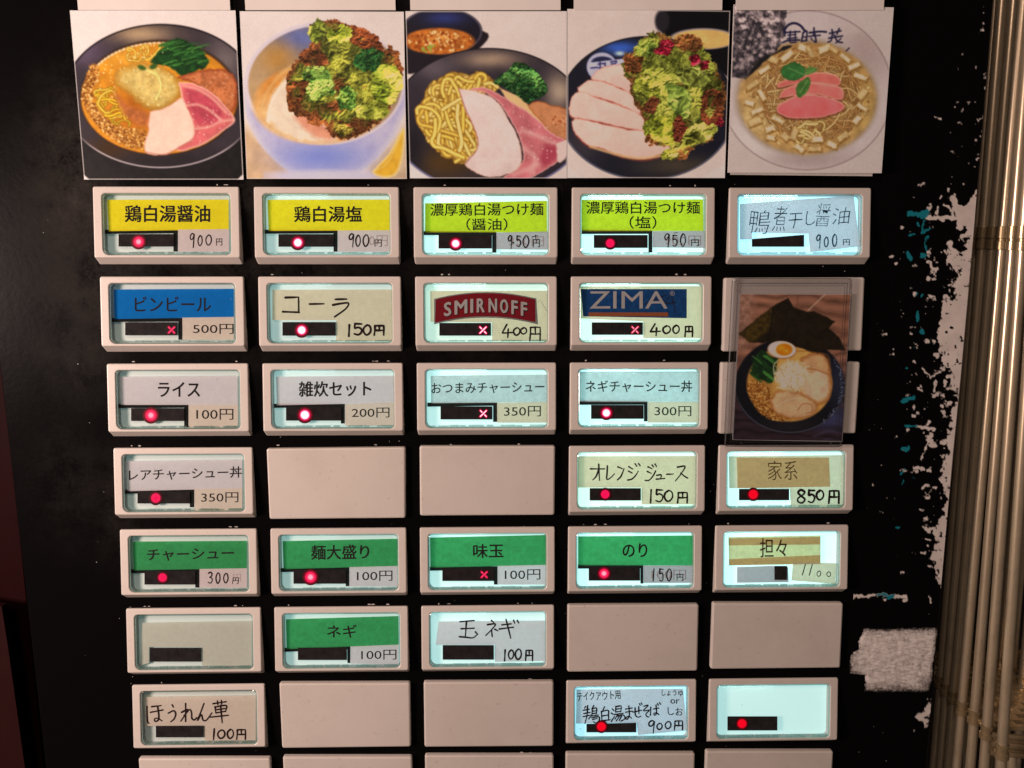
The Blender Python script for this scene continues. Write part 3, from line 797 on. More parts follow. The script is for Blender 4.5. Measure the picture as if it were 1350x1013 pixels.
# ------------------------------------------------------------------ a small painter for the printed pictures
class Paint:
    """colours on a grid of points; every picture is drawn in its own picture units"""
    def __init__(s, X, Y, seed=0):
        s.X, s.Y = X, Y; s.c = np.ones(X.shape + (3,)) * 0.5; s.rs = np.random.RandomState(seed)

    def noise(s, sc, seed=0, oct=3, X=None, Y=None):
        X = s.X if X is None else X; Y = s.Y if Y is None else Y
        out = 0; amp = 1; tot = 0
        for o in range(oct):
            T = np.random.RandomState(seed * 7 + o).rand(64, 64)
            x = X / sc * 2 ** o + 17.3 * o + 500; y = Y / sc * 2 ** o + 9.1 * o + 500
            xi = np.floor(x).astype(int); yi = np.floor(y).astype(int)
            fx = x - xi; fy = y - yi; fx = fx * fx * (3 - 2 * fx); fy = fy * fy * (3 - 2 * fy)
            xi %= 64; yi %= 64; x2 = (xi + 1) % 64; y2 = (yi + 1) % 64
            v = (T[yi, xi] * (1 - fx) + T[yi, x2] * fx) * (1 - fy) + (T[y2, xi] * (1 - fx) + T[y2, x2] * fx) * fy
            out = out + v * amp; tot += amp; amp *= 0.55
        return out / tot

    def box(s, x0, y0, x1, y1, pad):
        m = (s.X >= x0 - pad) & (s.X <= x1 + pad) & (s.Y >= y0 - pad) & (s.Y <= y1 + pad)
        if not m.any(): return None
        r = np.where(m.any(1))[0]; c = np.where(m.any(0))[0]
        return slice(r[0], r[-1] + 1), slice(c[0], c[-1] + 1)

    def blend(s, sl, a, col):
        s.c[sl] = s.c[sl] * (1 - a[..., None]) + np.asarray(col) * a[..., None]

    @staticmethod
    def sdf(P, X, Y):
        d = np.full(X.shape, 1e9); ins = np.zeros(X.shape, bool)
        n = len(P)
        for i in range(n):
            ax, ay = P[i]; bx, by = P[(i + 1) % n]
            ex, ey = bx - ax, by - ay
            t = np.clip(((X - ax) * ex + (Y - ay) * ey) / (ex * ex + ey * ey + 1e-9), 0, 1)
            d = np.minimum(d, (X - ax - t * ex) ** 2 + (Y - ay - t * ey) ** 2)
            if ay != by:
                ins ^= ((ay > Y) != (by > Y)) & (X < (bx - ax) * (Y - ay) / (by - ay) + ax)
        return np.where(ins, -1, 1) * np.sqrt(d)

    def poly(s, P, col, soft=4, rough=0, rsc=20, seed=1, smooth=True, tex=None, rim=None, shade=0):
        P = np.asarray(P, float)
        if smooth: P = catmull(np.vstack([P, P[:1]]), 5)[:-1]
        sl = s.box(P[:, 0].min(), P[:, 1].min(), P[:, 0].max(), P[:, 1].max(), soft + rough + 2)
        if sl is None: return None
        X, Y = s.X[sl], s.Y[sl]
        d = s.sdf(P, X, Y)
        if rough: d = d + rough * (s.noise(rsc, seed, 3, X, Y) - 0.5) * 2
        a = np.clip(0.5 - d / (2 * soft), 0, 1)
        c = np.broadcast_to(np.asarray(col, float) / 255, X.shape + (3,)).copy()
        if tex is not None:
            amp, sc, sd = tex; c = c * (1 + amp * 2 * (s.noise(sc, sd, 4, X, Y) - 0.5))[..., None]
        if rim is not None:
            rc, rw = rim; k = np.clip(1 + d / rw, 0, 1)[..., None]; c = c * (1 - k) + np.asarray(rc, float) / 255 * k
        if shade: c = c * (1 + shade * (0.5 - (Y - P[:, 1].min()) / max(np.ptp(P[:, 1]), 1)))[..., None]
        s.blend(sl, a, np.clip(c, 0, 1))
        return sl, d

    def ell(s, cx, cy, rx, ry, col, soft=4, rot=0, tex=None, grad=None, arc=None, width=None, clip=None):
        sl = s.box(cx - max(rx, ry), cy - max(rx, ry), cx + max(rx, ry), cy + max(rx, ry), 8)
        if sl is None: return
        X, Y = s.X[sl] - cx, s.Y[sl] - cy
        a0 = math.radians(rot); x = X * math.cos(a0) + Y * math.sin(a0); y = -X * math.sin(a0) + Y * math.cos(a0)
        q = np.sqrt((x / rx) ** 2 + (y / ry) ** 2); sc = min(rx, ry)
        d = (q - 1) * sc
        if width: d = np.abs(d) - width
        a = np.clip(0.5 - d / (2 * soft), 0, 1)
        c = np.broadcast_to(np.asarray(col, float) / 255, X.shape + (3,)).copy()
        if grad is not None:                       # (colour, gx, gy, r): another tone round a point
            for gc, gx, gy, gr in grad:
                k = np.exp(-(((X + cx - gx) / gr[0]) ** 2 + ((Y + cy - gy) / gr[1]) ** 2))[..., None]
                c = c * (1 - k) + np.asarray(gc, float) / 255 * k
        if tex is not None: c = c * (1 + tex[0] * 2 * (s.noise(tex[1], tex[2], 4, s.X[sl], s.Y[sl]) - 0.5))[..., None]
        if clip is not None: a = a * clip(s.X[sl], s.Y[sl])
        s.blend(sl, a, np.clip(c, 0, 1))

    def line(s, P, w, col, soft=2.5, hi=None, edge=None, alpha=1.0, taper=0):
        C = catmull(P, 6)
        sl = s.box(C[:, 0].min(), C[:, 1].min(), C[:, 0].max(), C[:, 1].max(), w + soft + 2)
        if sl is None: return
        X, Y = s.X[sl], s.Y[sl]; d = np.full(X.shape, 1e9); sg = np.zeros(X.shape)
        for i in range(len(C) - 1):
            ax, ay = C[i]; ex, ey = C[i + 1] - C[i]
            t = np.clip(((X - ax) * ex + (Y - ay) * ey) / (ex * ex + ey * ey + 1e-9), 0, 1)
            dd = np.hypot(X - ax - t * ex, Y - ay - t * ey)
            if taper: dd = dd + w * taper * 0.5 * (i + t) / (len(C) - 1)
            m = dd < d; d = np.where(m, dd, d)
        a = np.clip(0.5 - (d - w / 2) / (2 * soft), 0, 1) * alpha
        c = np.broadcast_to(np.asarray(col, float) / 255, X.shape + (3,)).copy()
        q = np.clip(d / (w / 2), 0, 1)[..., None]
        if edge is not None: c = c * (1 - q ** 2) + np.asarray(edge, float) / 255 * q ** 2
        if hi is not None: k = np.clip(1 - q * 2.2, 0, 1); c = c * (1 - k) + np.asarray(hi, float) / 255 * k
        s.blend(sl, a, c)

    def grain(s, P, cols, n, r, smooth=True):      # many small crumbs inside an outline
        P = np.asarray(P, float)
        if smooth: P = catmull(np.vstack([P, P[:1]]), 5)[:-1]
        lo, hi = P.min(0), P.max(0); k = 0
        pts = lo + s.rs.rand(n * 3, 2) * (hi - lo)
        ins = s.sdf(P, pts[:, 0], pts[:, 1]) < 0
        for x, y in pts[ins][:n]:
            q = r * s.rs.uniform(.6, 1.4); s.ell(x, y, q, q * s.rs.uniform(.6, 1), cols[s.rs.randint(len(cols))], 2.5, s.rs.rand() * 180)

    def leaf(s, x, y, r, rot, inner, outer, seed, frill=0.35, dark=(25, 30, 12)):
        """one curly leaf: frilled outline, pale rib, darker folds"""
        R = r * 1.5
        sl = s.box(x - R, y - R, x + R, y + R, 3)
        if sl is None: return
        X, Y = s.X[sl] - x, s.Y[sl] - y
        a0 = rot; u = X * math.cos(a0) + Y * math.sin(a0); v = -X * math.sin(a0) + Y * math.cos(a0)
        th = np.arctan2(v, u * 0.8); rad = np.hypot(u * 0.8, v)
        rs = np.random.RandomState(seed)
        edge = r * (0.86 + frill * (0.16 * np.sin(th * rs.randint(2, 4) + rs.rand() * 6) + 0.07 * np.sin(th * rs.randint(13, 21) + 3 * np.sin(th * 2 + rs.rand() * 6))))
        edge = edge + r * (.5 + .4 * frill) * (s.noise(r * .22, seed, 4, s.X[sl], s.Y[sl]) - .5)
        q = rad / edge
        sh = np.clip(0.5 - (rad - edge * 1.06 - 4) / 16, 0, 1) * 0.55
        s.blend(sl, sh, np.asarray(dark) / 255)
        a = np.clip(0.5 - (rad - edge) / 5, 0, 1)
        k = np.clip((q - .30) / .62, 0, 1)[..., None] * (0.55 + .9 * s.noise(r * .4, seed + 9, 3, s.X[sl], s.Y[sl]))[..., None]
        k = np.clip(k, 0, 1)
        c = np.asarray(inner, float) / 255 * (1 - k) + np.asarray(outer, float) / 255 * k
        f1 = s.noise(r * .20, seed + 3, 4, s.X[sl] + 9 * np.sin(s.Y[sl] / 14), s.Y[sl])
        fold = 0.42 + 1.05 * f1 + 0.30 * (np.abs(f1 - .5) < .035)
        fold = fold * (1.05 - 0.34 * (Y / r))
        c = np.clip(c * fold[..., None], 0, 1)
        rib = np.clip(1 - np.abs(v) / (r * .05 + 1), 0, 1) * (u > -r * .8) * (u < r * .4) * .22
        c = c * (1 - rib[..., None]) + np.array([.80, .80, .52]) * rib[..., None]
        s.blend(sl, a, c)

    def frill(s, P, seed, inner, outer, red, redamt=0.45, sc=44, rough=24, warp=26):
        """curly lettuce: folded leaves as a warped ridge relief, lit from above, red-brown towards the frills"""
        P = np.asarray(P, float); Q = catmull(np.vstack([P, P[:1]]), 5)[:-1]
        sl = s.box(P[:, 0].min(), P[:, 1].min(), P[:, 0].max(), P[:, 1].max(), rough + 8)
        if sl is None: return
        X, Y = s.X[sl], s.Y[sl]
        d = s.sdf(Q, X, Y) + rough * 2 * (s.noise(sc * .75, seed, 3, X, Y) - .5) + rough * 1.1 * (s.noise(sc * .22, seed + 1, 3, X, Y) - .5)
        a = np.clip(.5 - d / 4, 0, 1)
        wx = warp * 2 * (s.noise(sc * 1.3, seed + 2, 3, X, Y) - .5); wy = warp * 2 * (s.noise(sc * 1.3, seed + 3, 3, X, Y) - .5)
        n1 = s.noise(sc * 1.9, seed + 4, 2, X + wx, Y + wy); n2 = s.noise(sc * .78, seed + 5, 3, X + wx * 1.6, Y + wy * 1.6); n3 = s.noise(sc * .2, seed + 6, 2, X + wx, Y + wy)
        r1 = 1 - np.abs(2 * n1 - 1) * 2.0; r2 = 1 - np.abs(2 * n2 - 1) * 1.8
        h = 1.05 * n1 + .36 * r2 + .10 * n3
        gy, gx = np.gradient(h); st = max(abs(float(X[0, 1] - X[0, 0])), 1e-3)
        light = np.clip(.95 + (gy * 1.25 + gx * .55) / st * 12, .45, 1.55)
        tone = np.clip((h - .55) / .75, 0, 1)
        k = np.clip((n1 - .36) / .3, 0, 1)[..., None]
        c = np.asarray(outer, float) / 255 * (1 - k) + np.asarray(inner, float) / 255 * k
        rm = s.noise(sc * 2.6, seed + 7, 2, X, Y); edge = np.clip(1 + d / 46, 0, 1)
        rk = np.clip((rm - (1 - redamt) + .42 * edge * redamt * 2 - .10 + .22 * (r2 - .5)) * 6, 0, 1)[..., None]
        c = c * (1 - rk) + np.asarray(red, float) / 255 * rk
        c = c * (.66 + .62 * tone)[..., None] * light[..., None]
        deep = np.clip((.46 - h) * 5, 0, 1)[..., None] * .7
        c = c * (1 - deep) + np.array([34, 30, 12]) / 255 * deep
        hi = np.clip((r2 - .86) * 7, 0, 1)[..., None] * (.35 * (1 - .6 * rk)); c = c * (1 - hi) + np.array([214, 212, 128]) / 255 * hi
        c = c * np.array([1.20, 1.20, 1.06])
        s.blend(sl, a, np.clip(c, 0, 1))

    def patch(s, x, y, rx, ry, rot, n, seed):
        rs = np.random.RandomState(seed); a0 = math.radians(rot)
        return [(x + math.cos(t) * rx * q * math.cos(a0) - math.sin(t) * ry * q * math.sin(a0), y + math.cos(t) * rx * q * math.sin(a0) + math.sin(t) * ry * q * math.cos(a0)) for t, q in zip(np.linspace(0, 6.28, n, endpoint=False), rs.uniform(.75, 1.15, n))]

    def noodles(s, P, n, w, seed, cols, edge, L=(80, 200)):
        P = np.asarray(P, float); Q = catmull(np.vstack([P, P[:1]]), 5)[:-1]; lo, hi = P.min(0), P.max(0)
        rs = np.random.RandomState(seed)
        cen = P.mean(0)
        for k in range(n):
            for _ in range(30):
                p = lo + rs.rand(2) * (hi - lo)
                if s.sdf(Q, np.array([p[0]]), np.array([p[1]]))[0] < -w * .3: break
            a = rs.rand() * 6.28; cur = rs.uniform(-1, 1) * .30; l = rs.uniform(*L) * 1.7; q = p.copy(); pts = [q.copy()]
            m = 14
            for i in range(m):
                cur = .85 * cur + rs.uniform(-.14, .14)
                a += cur
                nq = q + np.array([math.cos(a), math.sin(a)]) * l / m
                if s.sdf(Q, np.array([nq[0]]), np.array([nq[1]]))[0] > -w * .4:
                    v = cen - q; ta = math.atan2(v[1], v[0]); da = (ta - a + math.pi) % (2 * math.pi) - math.pi
                    a += np.clip(da, -.75, .75); nq = q + np.array([math.cos(a), math.sin(a)]) * l / m
                    if s.sdf(Q, np.array([nq[0]]), np.array([nq[1]]))[0] > w * .6: break
                q = nq; pts.append(q.copy())
            if len(pts) < 4: continue
            c = np.array(cols[rs.randint(len(cols))]) * (.78 + .26 * k / n) * rs.uniform(.92, 1.05)
            s.line(pts, w * 1.3, edge, 4, alpha=.6)
            s.line(pts, w * .95, c, 3, hi=np.minimum(c * 1.16 + 10, 255), edge=c * .80)


def pic_soy(p):
    X, Y = p.X, p.Y
    p.c[:] = np.array([234, 210, 198]) / 255
    p.poly([(-50, 740), (60, 740), (60, 700), (1000, 700), (1000, 1100), (-50, 1100)], (34, 30, 30), 5, smooth=False, tex=(.25, 30, 3))
    p.poly([(70, 935), (130, 990), (70, 990)], (225, 205, 195), 3, smooth=False)
    p.poly([(990, 930), (935, 985), (990, 985)], (225, 205, 195), 3, smooth=False)
    p.ell(515, 512, 545, 402, (62, 52, 56), 4, tex=(.10, 60, 1), grad=[((168, 138, 108), 400, 165, (180, 55)), ((112, 98, 96), 880, 300, (120, 120)), ((96, 78, 92), 90, 260, (120, 90)), ((46, 38, 40), 510, 880, (400, 80)), ((70, 46, 26), 230, 800, (120, 60))])
    p.ell(515, 512, 541, 398, (178, 160, 158), 3, width=4, clip=lambda x, y: np.clip((y - 700) / 120, 0, 1))
    p.ell(515, 512, 540, 397, (30, 25, 28), 3, width=3, clip=lambda x, y: np.clip((500 - y) / 120, 0, 1))
    p.ell(508, 520, 442, 322, (60, 38, 26), 8)
    p.ell(506, 522, 434, 312, (204, 132, 42), 5, tex=(.18, 50, 5), grad=[((222, 152, 58), 330, 290, (160, 70)), ((178, 100, 30), 350, 600, (120, 120)), ((150, 84, 34), 900, 500, (60, 140))])
    for q in range(26):
        a = math.radians(205 + q * 3.4); p.ell(506 + 430 * math.cos(a), 522 + 308 * math.sin(a), 9, 5, (236, 214, 186), 4, math.degrees(a) + 90)
    p.noodles([(320, 250), (440, 225), (520, 235), (470, 300), (340, 320)], 9, 11, 3, [(236, 186, 84)], (170, 110, 30), (60, 120))
    p.noodles([(140, 470), (250, 470), (330, 640), (370, 690), (280, 680), (170, 580)], 14, 12, 4, [(222, 176, 50), (232, 190, 80)], (150, 96, 22), (60, 150))
    mince = [(120, 345), (160, 340), (170, 420), (130, 480), (160, 580), (240, 660), (330, 690), (420, 700), (440, 800), (330, 790), (210, 720), (110, 600), (75, 500)]
    p.poly(mince, (168, 108, 48), 10, 16, 20, 4, tex=(.4, 14, 2))
    p.grain(mince, [(214, 160, 90), (188, 122, 52), (120, 70, 26), (236, 190, 124), (150, 92, 38)], 900, 5.5)
    p.poly([(250, 470), (330, 560), (420, 590), (450, 620), (430, 680), (340, 640), (280, 560)], (176, 104, 58), 14, 10, 20, 5, tex=(.2, 20, 4))
    p.poly([(250, 390), (300, 345), (400, 325), (520, 338), (600, 400), (632, 470), (605, 530), (540, 580), (460, 590), (390, 550), (335, 500), (262, 440)], (206, 172, 104), 6, 12, 22, 7, tex=(.20, 26, 9), rim=((172, 118, 44), 46), shade=.12)
    p.grain([(290, 390), (420, 350), (540, 370), (600, 450), (560, 540), (450, 560), (370, 500)], [(216, 186, 118), (196, 160, 92), (210, 178, 112)], 110, 7)
    p.poly([(455, 320), (520, 240), (600, 190), (690, 222), (765, 285), (785, 325), (720, 365), (640, 392), (590, 368), (545, 335)], (30, 66, 30), 5, 12, 30, 8, tex=(.5, 30, 3))
    rs = np.random.RandomState(5)
    for k in range(60):
        x = rs.uniform(500, 730); y = rs.uniform(225, 355) + (x - 620) * .15; L = rs.uniform(30, 80)
        p.line([(x, y), (x + L * .5, y - L * .22 + rs.uniform(-8, 8)), (x + L, y - L * .28)], rs.uniform(5, 11), [(66, 118, 52), (44, 92, 40), (92, 142, 66), (24, 58, 26)][rs.randint(4)], 4, alpha=.8, taper=.6)
    p.poly([(605, 405), (700, 372), (800, 358), (900, 372), (938, 440), (932, 560), (890, 596), (820, 520), (700, 440)], (188, 112, 72), 5, 8, 22, 2, tex=(.28, 30, 6), rim=((146, 70, 40), 18))
    p.grain([(680, 400), (880, 380), (920, 540), (800, 480)], [(204, 132, 92), (172, 98, 60)], 50, 6)
    p.poly([(612, 430), (700, 438), (800, 488), (872, 560), (926, 645), (850, 712), (760, 772), (640, 816), (596, 800), (690, 700), (640, 560)], (206, 104, 102), 4, 5, 30, 3, tex=(.16, 50, 8), rim=((238, 176, 158), 15), shade=.1)
    p.poly([(650, 460), (760, 500), (840, 570), (850, 640), (760, 670), (700, 640), (670, 560)], (184, 78, 88), 16, 10, 40, 6, tex=(.2, 34, 5))
    for q in ([(640, 450), (720, 470), (800, 520), (880, 600)], [(660, 560), (720, 555), (790, 590), (850, 640)], [(700, 690), (780, 680), (850, 650), (920, 640)]):
        p.line(q, 14, (236, 172, 152), 6, alpha=.7)
    p.poly([(455, 596), (560, 562), (625, 516), (655, 555), (682, 620), (704, 700), (690, 750), (620, 792), (540, 838), (425, 822), (442, 700)], (238, 196, 172), 4, 6, 30, 4, tex=(.06, 60, 5), rim=((220, 160, 140), 10))
    p.line([(428, 822), (540, 834), (690, 752)], 8, (176, 110, 92), 4, alpha=.6)
    p.grain([(180, 330), (420, 230), (560, 250), (350, 340), (240, 520), (160, 520)], [(250, 226, 180), (244, 206, 140)], 46, 3)
    p.grain([(660, 470), (860, 580), (900, 650), (700, 780)], [(246, 206, 196), (240, 186, 178)], 44, 2.6)
    p.line([(430, 362), (495, 395), (512, 460), (486, 526)], 9, (226, 214, 130), 3)
    p.line([(470, 352), (500, 400)], 8, (206, 196, 112), 3)
    p.ell(408, 350, 24, 13, (70, 92, 38), 4, 20); p.ell(472, 344, 22, 14, (62, 88, 40), 4, -20)


def pic_shio(p):
    p.c[:] = np.array([236, 210, 196]) / 255
    p.c *= (1 + .05 * (p.noise(160, 3) - .5))[..., None]
    p.poly([(20, 640), (120, 740), (300, 940), (420, 1100), (-50, 1100)], (216, 172, 132), 30, smooth=False, tex=(.12, 60, 4))
    p.poly([(1100, 600), (940, 690), (760, 900), (700, 1100), (1100, 1100)], (206, 172, 140), 30, smooth=False, tex=(.12, 60, 4))
    p.poly([(46, 470), (60, 620), (120, 750), (200, 850), (310, 940), (420, 988), (600, 990), (720, 920), (840, 800), (920, 660), (950, 420)], (192, 178, 200), 4, tex=(.06, 50, 3), rim=((218, 200, 200), 40))
    sl = p.box(40, 400, 960, 1000, 2); X, Y = p.X[sl], p.Y[sl]
    k = np.exp(-((X - 480) / 250) ** 2 - ((Y - 850) / 95) ** 2) * (Y > 600) * (((X - 495) / 446) ** 2 + ((Y - 440) / 342) ** 2 > 1.0)
    p.blend(sl, k * .75, np.array([118, 130, 196]) / 255)
    p.ell(495, 960, 330, 34, (206, 192, 210), 14)
    p.ell(495, 440, 446, 342, (222, 200, 200), 4)
    p.ell(500, 440, 428, 322, (170, 140, 112), 5, tex=(.08, 50, 2), grad=[((104, 110, 156), 350, 190, (170, 90)), ((176, 128, 72), 230, 300, (110, 100)), ((188, 150, 110), 90, 470, (90, 150)), ((214, 166, 120), 500, 700, (300, 120))])
    p.ell(462, 552, 362, 224, (222, 158, 96), 12, tex=(.10, 40, 6), grad=[((236, 196, 152), 300, 640, (160, 120)), ((212, 136, 66), 190, 420, (90, 90))])
    p.poly([(180, 640), (200, 520), (270, 420), (360, 400), (440, 520), (520, 680), (560, 755), (420, 765), (280, 720)], (240, 208, 178), 14, 12, 30, 3, tex=(.10, 40, 8))
    p.poly([(320, 620), (380, 600), (520, 690), (540, 750), (420, 720)], (226, 150, 120), 16, 10, 25, 4, tex=(.1, 30, 3))
    p.line([(130, 620), (170, 500), (240, 400), (330, 330)], 16, (232, 180, 120), 8, alpha=.6)
    p.line([(180, 650), (200, 540), (260, 440)], 10, (250, 232, 206), 6, alpha=.7)
    L = [(400, 110), (480, 90), (590, 95), (640, 130), (700, 160), (760, 200), (830, 240), (905, 255), (930, 370), (905, 480), (850, 590), (790, 660), (700, 720), (570, 745), (510, 690), (440, 665), (330, 600), (290, 500), (290, 410), (330, 330), (410, 260), (430, 190)]
    G, Gy, Gd, Rd = (150, 156, 66), (96, 112, 44), (62, 92, 40), (126, 70, 46)
    p.frill(L, 11, (142, 136, 62), (104, 104, 46), (124, 72, 46), .52)
    p.frill(p.patch(700, 190, 150, 60, 25, 9, 1), 13, (150, 120, 62), (116, 84, 48), (136, 72, 46), .75, 34, 18)
    p.frill(p.patch(440, 300, 90, 60, 20, 9, 2), 14, (132, 104, 58), (100, 72, 42), (118, 66, 44), .7, 34, 18)
    p.frill(p.patch(590, 160, 70, 60, -20, 9, 3), 15, (196, 192, 88), (136, 146, 52), (140, 90, 50), .2, 36, 16)
    p.frill(p.patch(460, 150, 50, 60, 10, 8, 4), 16, (184, 180, 92), (124, 134, 54), (140, 90, 50), .25, 34, 16)
    p.frill(p.patch(465, 430, 95, 100, 0, 10, 5), 17, (150, 170, 92), (84, 122, 58), (90, 80, 40), .05, 26, 18)
    p.frill(p.patch(740, 310, 90, 75, -30, 9, 6), 18, (74, 122, 66), (38, 84, 46), (60, 80, 40), .03, 40, 16)
    p.frill(p.patch(630, 520, 60, 70, 10, 9, 7), 19, (128, 156, 76), (70, 108, 52), (80, 80, 40), .05, 30, 16)
    p.frill(p.patch(830, 430, 95, 110, 15, 10, 8), 20, (208, 202, 96), (146, 160, 60), (150, 130, 60), .08, 52, 18)
    p.frill(p.patch(760, 590, 110, 62, -8, 10, 9), 21, (196, 188, 98), (140, 142, 60), (130, 110, 60), .10, 50, 16)
    p.frill(p.patch(590, 690, 100, 50, 5, 10, 10), 22, (150, 130, 64), (96, 86, 40), (112, 64, 42), .6, 36, 18)
    p.frill(p.patch(340, 500, 60, 100, 10, 9, 11), 25, (150, 126, 60), (108, 92, 42), (128, 72, 44), .6, 34, 18)
    p.poly([(760, 935), (800, 890), (860, 820), (930, 690), (946, 720), (935, 840), (905, 940), (850, 970), (790, 960)], (234, 172, 64), 4, tex=(.10, 30, 3), rim=((240, 206, 150), 20))
    p.line([(780, 930), (850, 880), (920, 740)], 6, (246, 206, 130), 4, alpha=.6)


def plate_dark(p, cx, cy, rx, ry, col, grad, lip):
    p.ell(cx, cy, rx, ry, col, 4, tex=(.08, 70, 2), grad=grad)
    p.ell(cx, cy, rx - 4, ry - 4, lip, 3, width=3.5, clip=lambda x, y: np.clip((y - cy - 60) / 120, 0, 1))
    p.ell(cx, cy, rx - 2, ry - 2, (26, 22, 26), 3, width=2.5, clip=lambda x, y: np.clip((cy - y) / 120, 0, 1))


def pic_tsuke_soy(p):
    p.c[:] = np.array([222, 196, 184]) / 255; p.c *= (1 + .04 * (p.noise(120, 2) - .5))[..., None]
    p.poly([(30, 150), (470, 150), (455, 240), (300, 310), (30, 380)], (34, 27, 33), 5, tex=(.1, 40, 2))
    p.ell(240, 152, 224, 126, (30, 26, 36), 5, grad=[((50, 56, 104), 260, 80, (120, 40))])
    p.ell(240, 152, 221, 123, (84, 74, 84), 3, width=3)
    p.ell(226, 205, 198, 72, (176, 98, 40), 5, tex=(.30, 26, 4), grad=[((206, 132, 66), 250, 190, (100, 36))])
    p.grain([(60, 180), (230, 150), (400, 190), (380, 230), (230, 265), (70, 240)], [(220, 160, 98), (146, 72, 26), (232, 186, 130), (160, 86, 36)], 120, 8)
    p.grain([(130, 230), (200, 225), (190, 260), (140, 260)], [(150, 150, 66)], 12, 8)
    p.poly([(20, 850), (240, 990), (20, 990)], (214, 196, 190), 3, smooth=False)
    plate_dark(p, 505, 645, 545, 402, (58, 49, 55), [((160, 132, 112), 510, 305, (170, 48)), ((176, 150, 130), 895, 480, (80, 100)), ((96, 82, 86), 200, 350, (110, 70)), ((84, 60, 34), 260, 880, (170, 90)), ((40, 34, 38), 80, 800, (70, 200))], (120, 116, 150))
    N = [(170, 450), (240, 425), (330, 385), (400, 410), (480, 385), (560, 460), (450, 500), (400, 640), (445, 790), (420, 860), (370, 885), (250, 825), (165, 750), (150, 690), (95, 620), (120, 570), (165, 520)]
    p.poly(N, (150, 104, 40), 5, 8, 30, 3)
    p.noodles(N, 190, 22, 12, [(226, 182, 92), (218, 170, 78), (234, 194, 112)], (128, 84, 28), (110, 260))
    p.poly([(525, 430), (600, 370), (655, 325), (740, 350), (820, 440), (815, 500), (760, 530), (700, 548), (650, 500), (590, 460)], (24, 54, 32), 4, 14, 26, 6, tex=(.5, 28, 3))
    rs = np.random.RandomState(8)
    p.frill([(525, 430), (600, 370), (655, 325), (740, 350), (820, 440), (815, 500), (760, 530), (700, 548), (650, 500), (590, 460)], 71, (76, 112, 66), (30, 66, 40), (24, 50, 34), .3, 34, 10, 30)
    p.poly([(560, 460), (680, 520), (800, 640), (860, 720), (700, 650)], (228, 178, 128), 5, 4)
    p.poly([(715, 560), (780, 534), (860, 560), (945, 590), (945, 745), (860, 722), (790, 645)], (200, 132, 92), 5, 6, 24, 4, tex=(.16, 40, 5), rim=((170, 96, 58), 12))
    p.grain([(860, 600), (940, 620), (940, 720), (870, 690)], [(160, 84, 50), (222, 156, 118)], 30, 6)
    p.poly([(390, 470), (480, 460), (600, 520), (740, 610), (860, 718), (940, 760), (930, 840), (850, 905), (720, 975), (580, 975), (690, 880), (680, 760), (600, 600), (500, 500)], (198, 112, 114), 4, 6, 30, 7, tex=(.16, 60, 6), rim=((226, 160, 150), 12))
    for q in ([(700, 800), (760, 860), (740, 940)], [(690, 700), (800, 740), (880, 790)], [(640, 950), (760, 900), (860, 830)]): p.line(q, 26, (228, 168, 158), 14, alpha=.65)
    p.poly([(820, 780), (880, 790), (880, 860), (810, 900), (790, 850)], (172, 76, 88), 14, 8)
    p.poly([(880, 775), (945, 755), (935, 850), (890, 880)], (230, 190, 178), 6, 6)
    p.grain([(480, 470), (740, 620), (930, 780), (720, 950), (690, 760)], [(240, 190, 184), (224, 150, 150)], 60, 3)
    p.poly([(332, 466), (430, 482), (540, 530), (615, 640), (672, 760), (684, 890), (600, 952), (480, 962), (372, 890), (440, 800), (422, 690), (378, 600)], (230, 196, 184), 4, 6, 30, 4, tex=(.07, 60, 5), rim=((212, 160, 140), 8), shade=.06)
    p.line([(335, 470), (378, 590), (424, 700), (442, 790), (376, 886)], 7, (150, 84, 76), 4, alpha=.6)


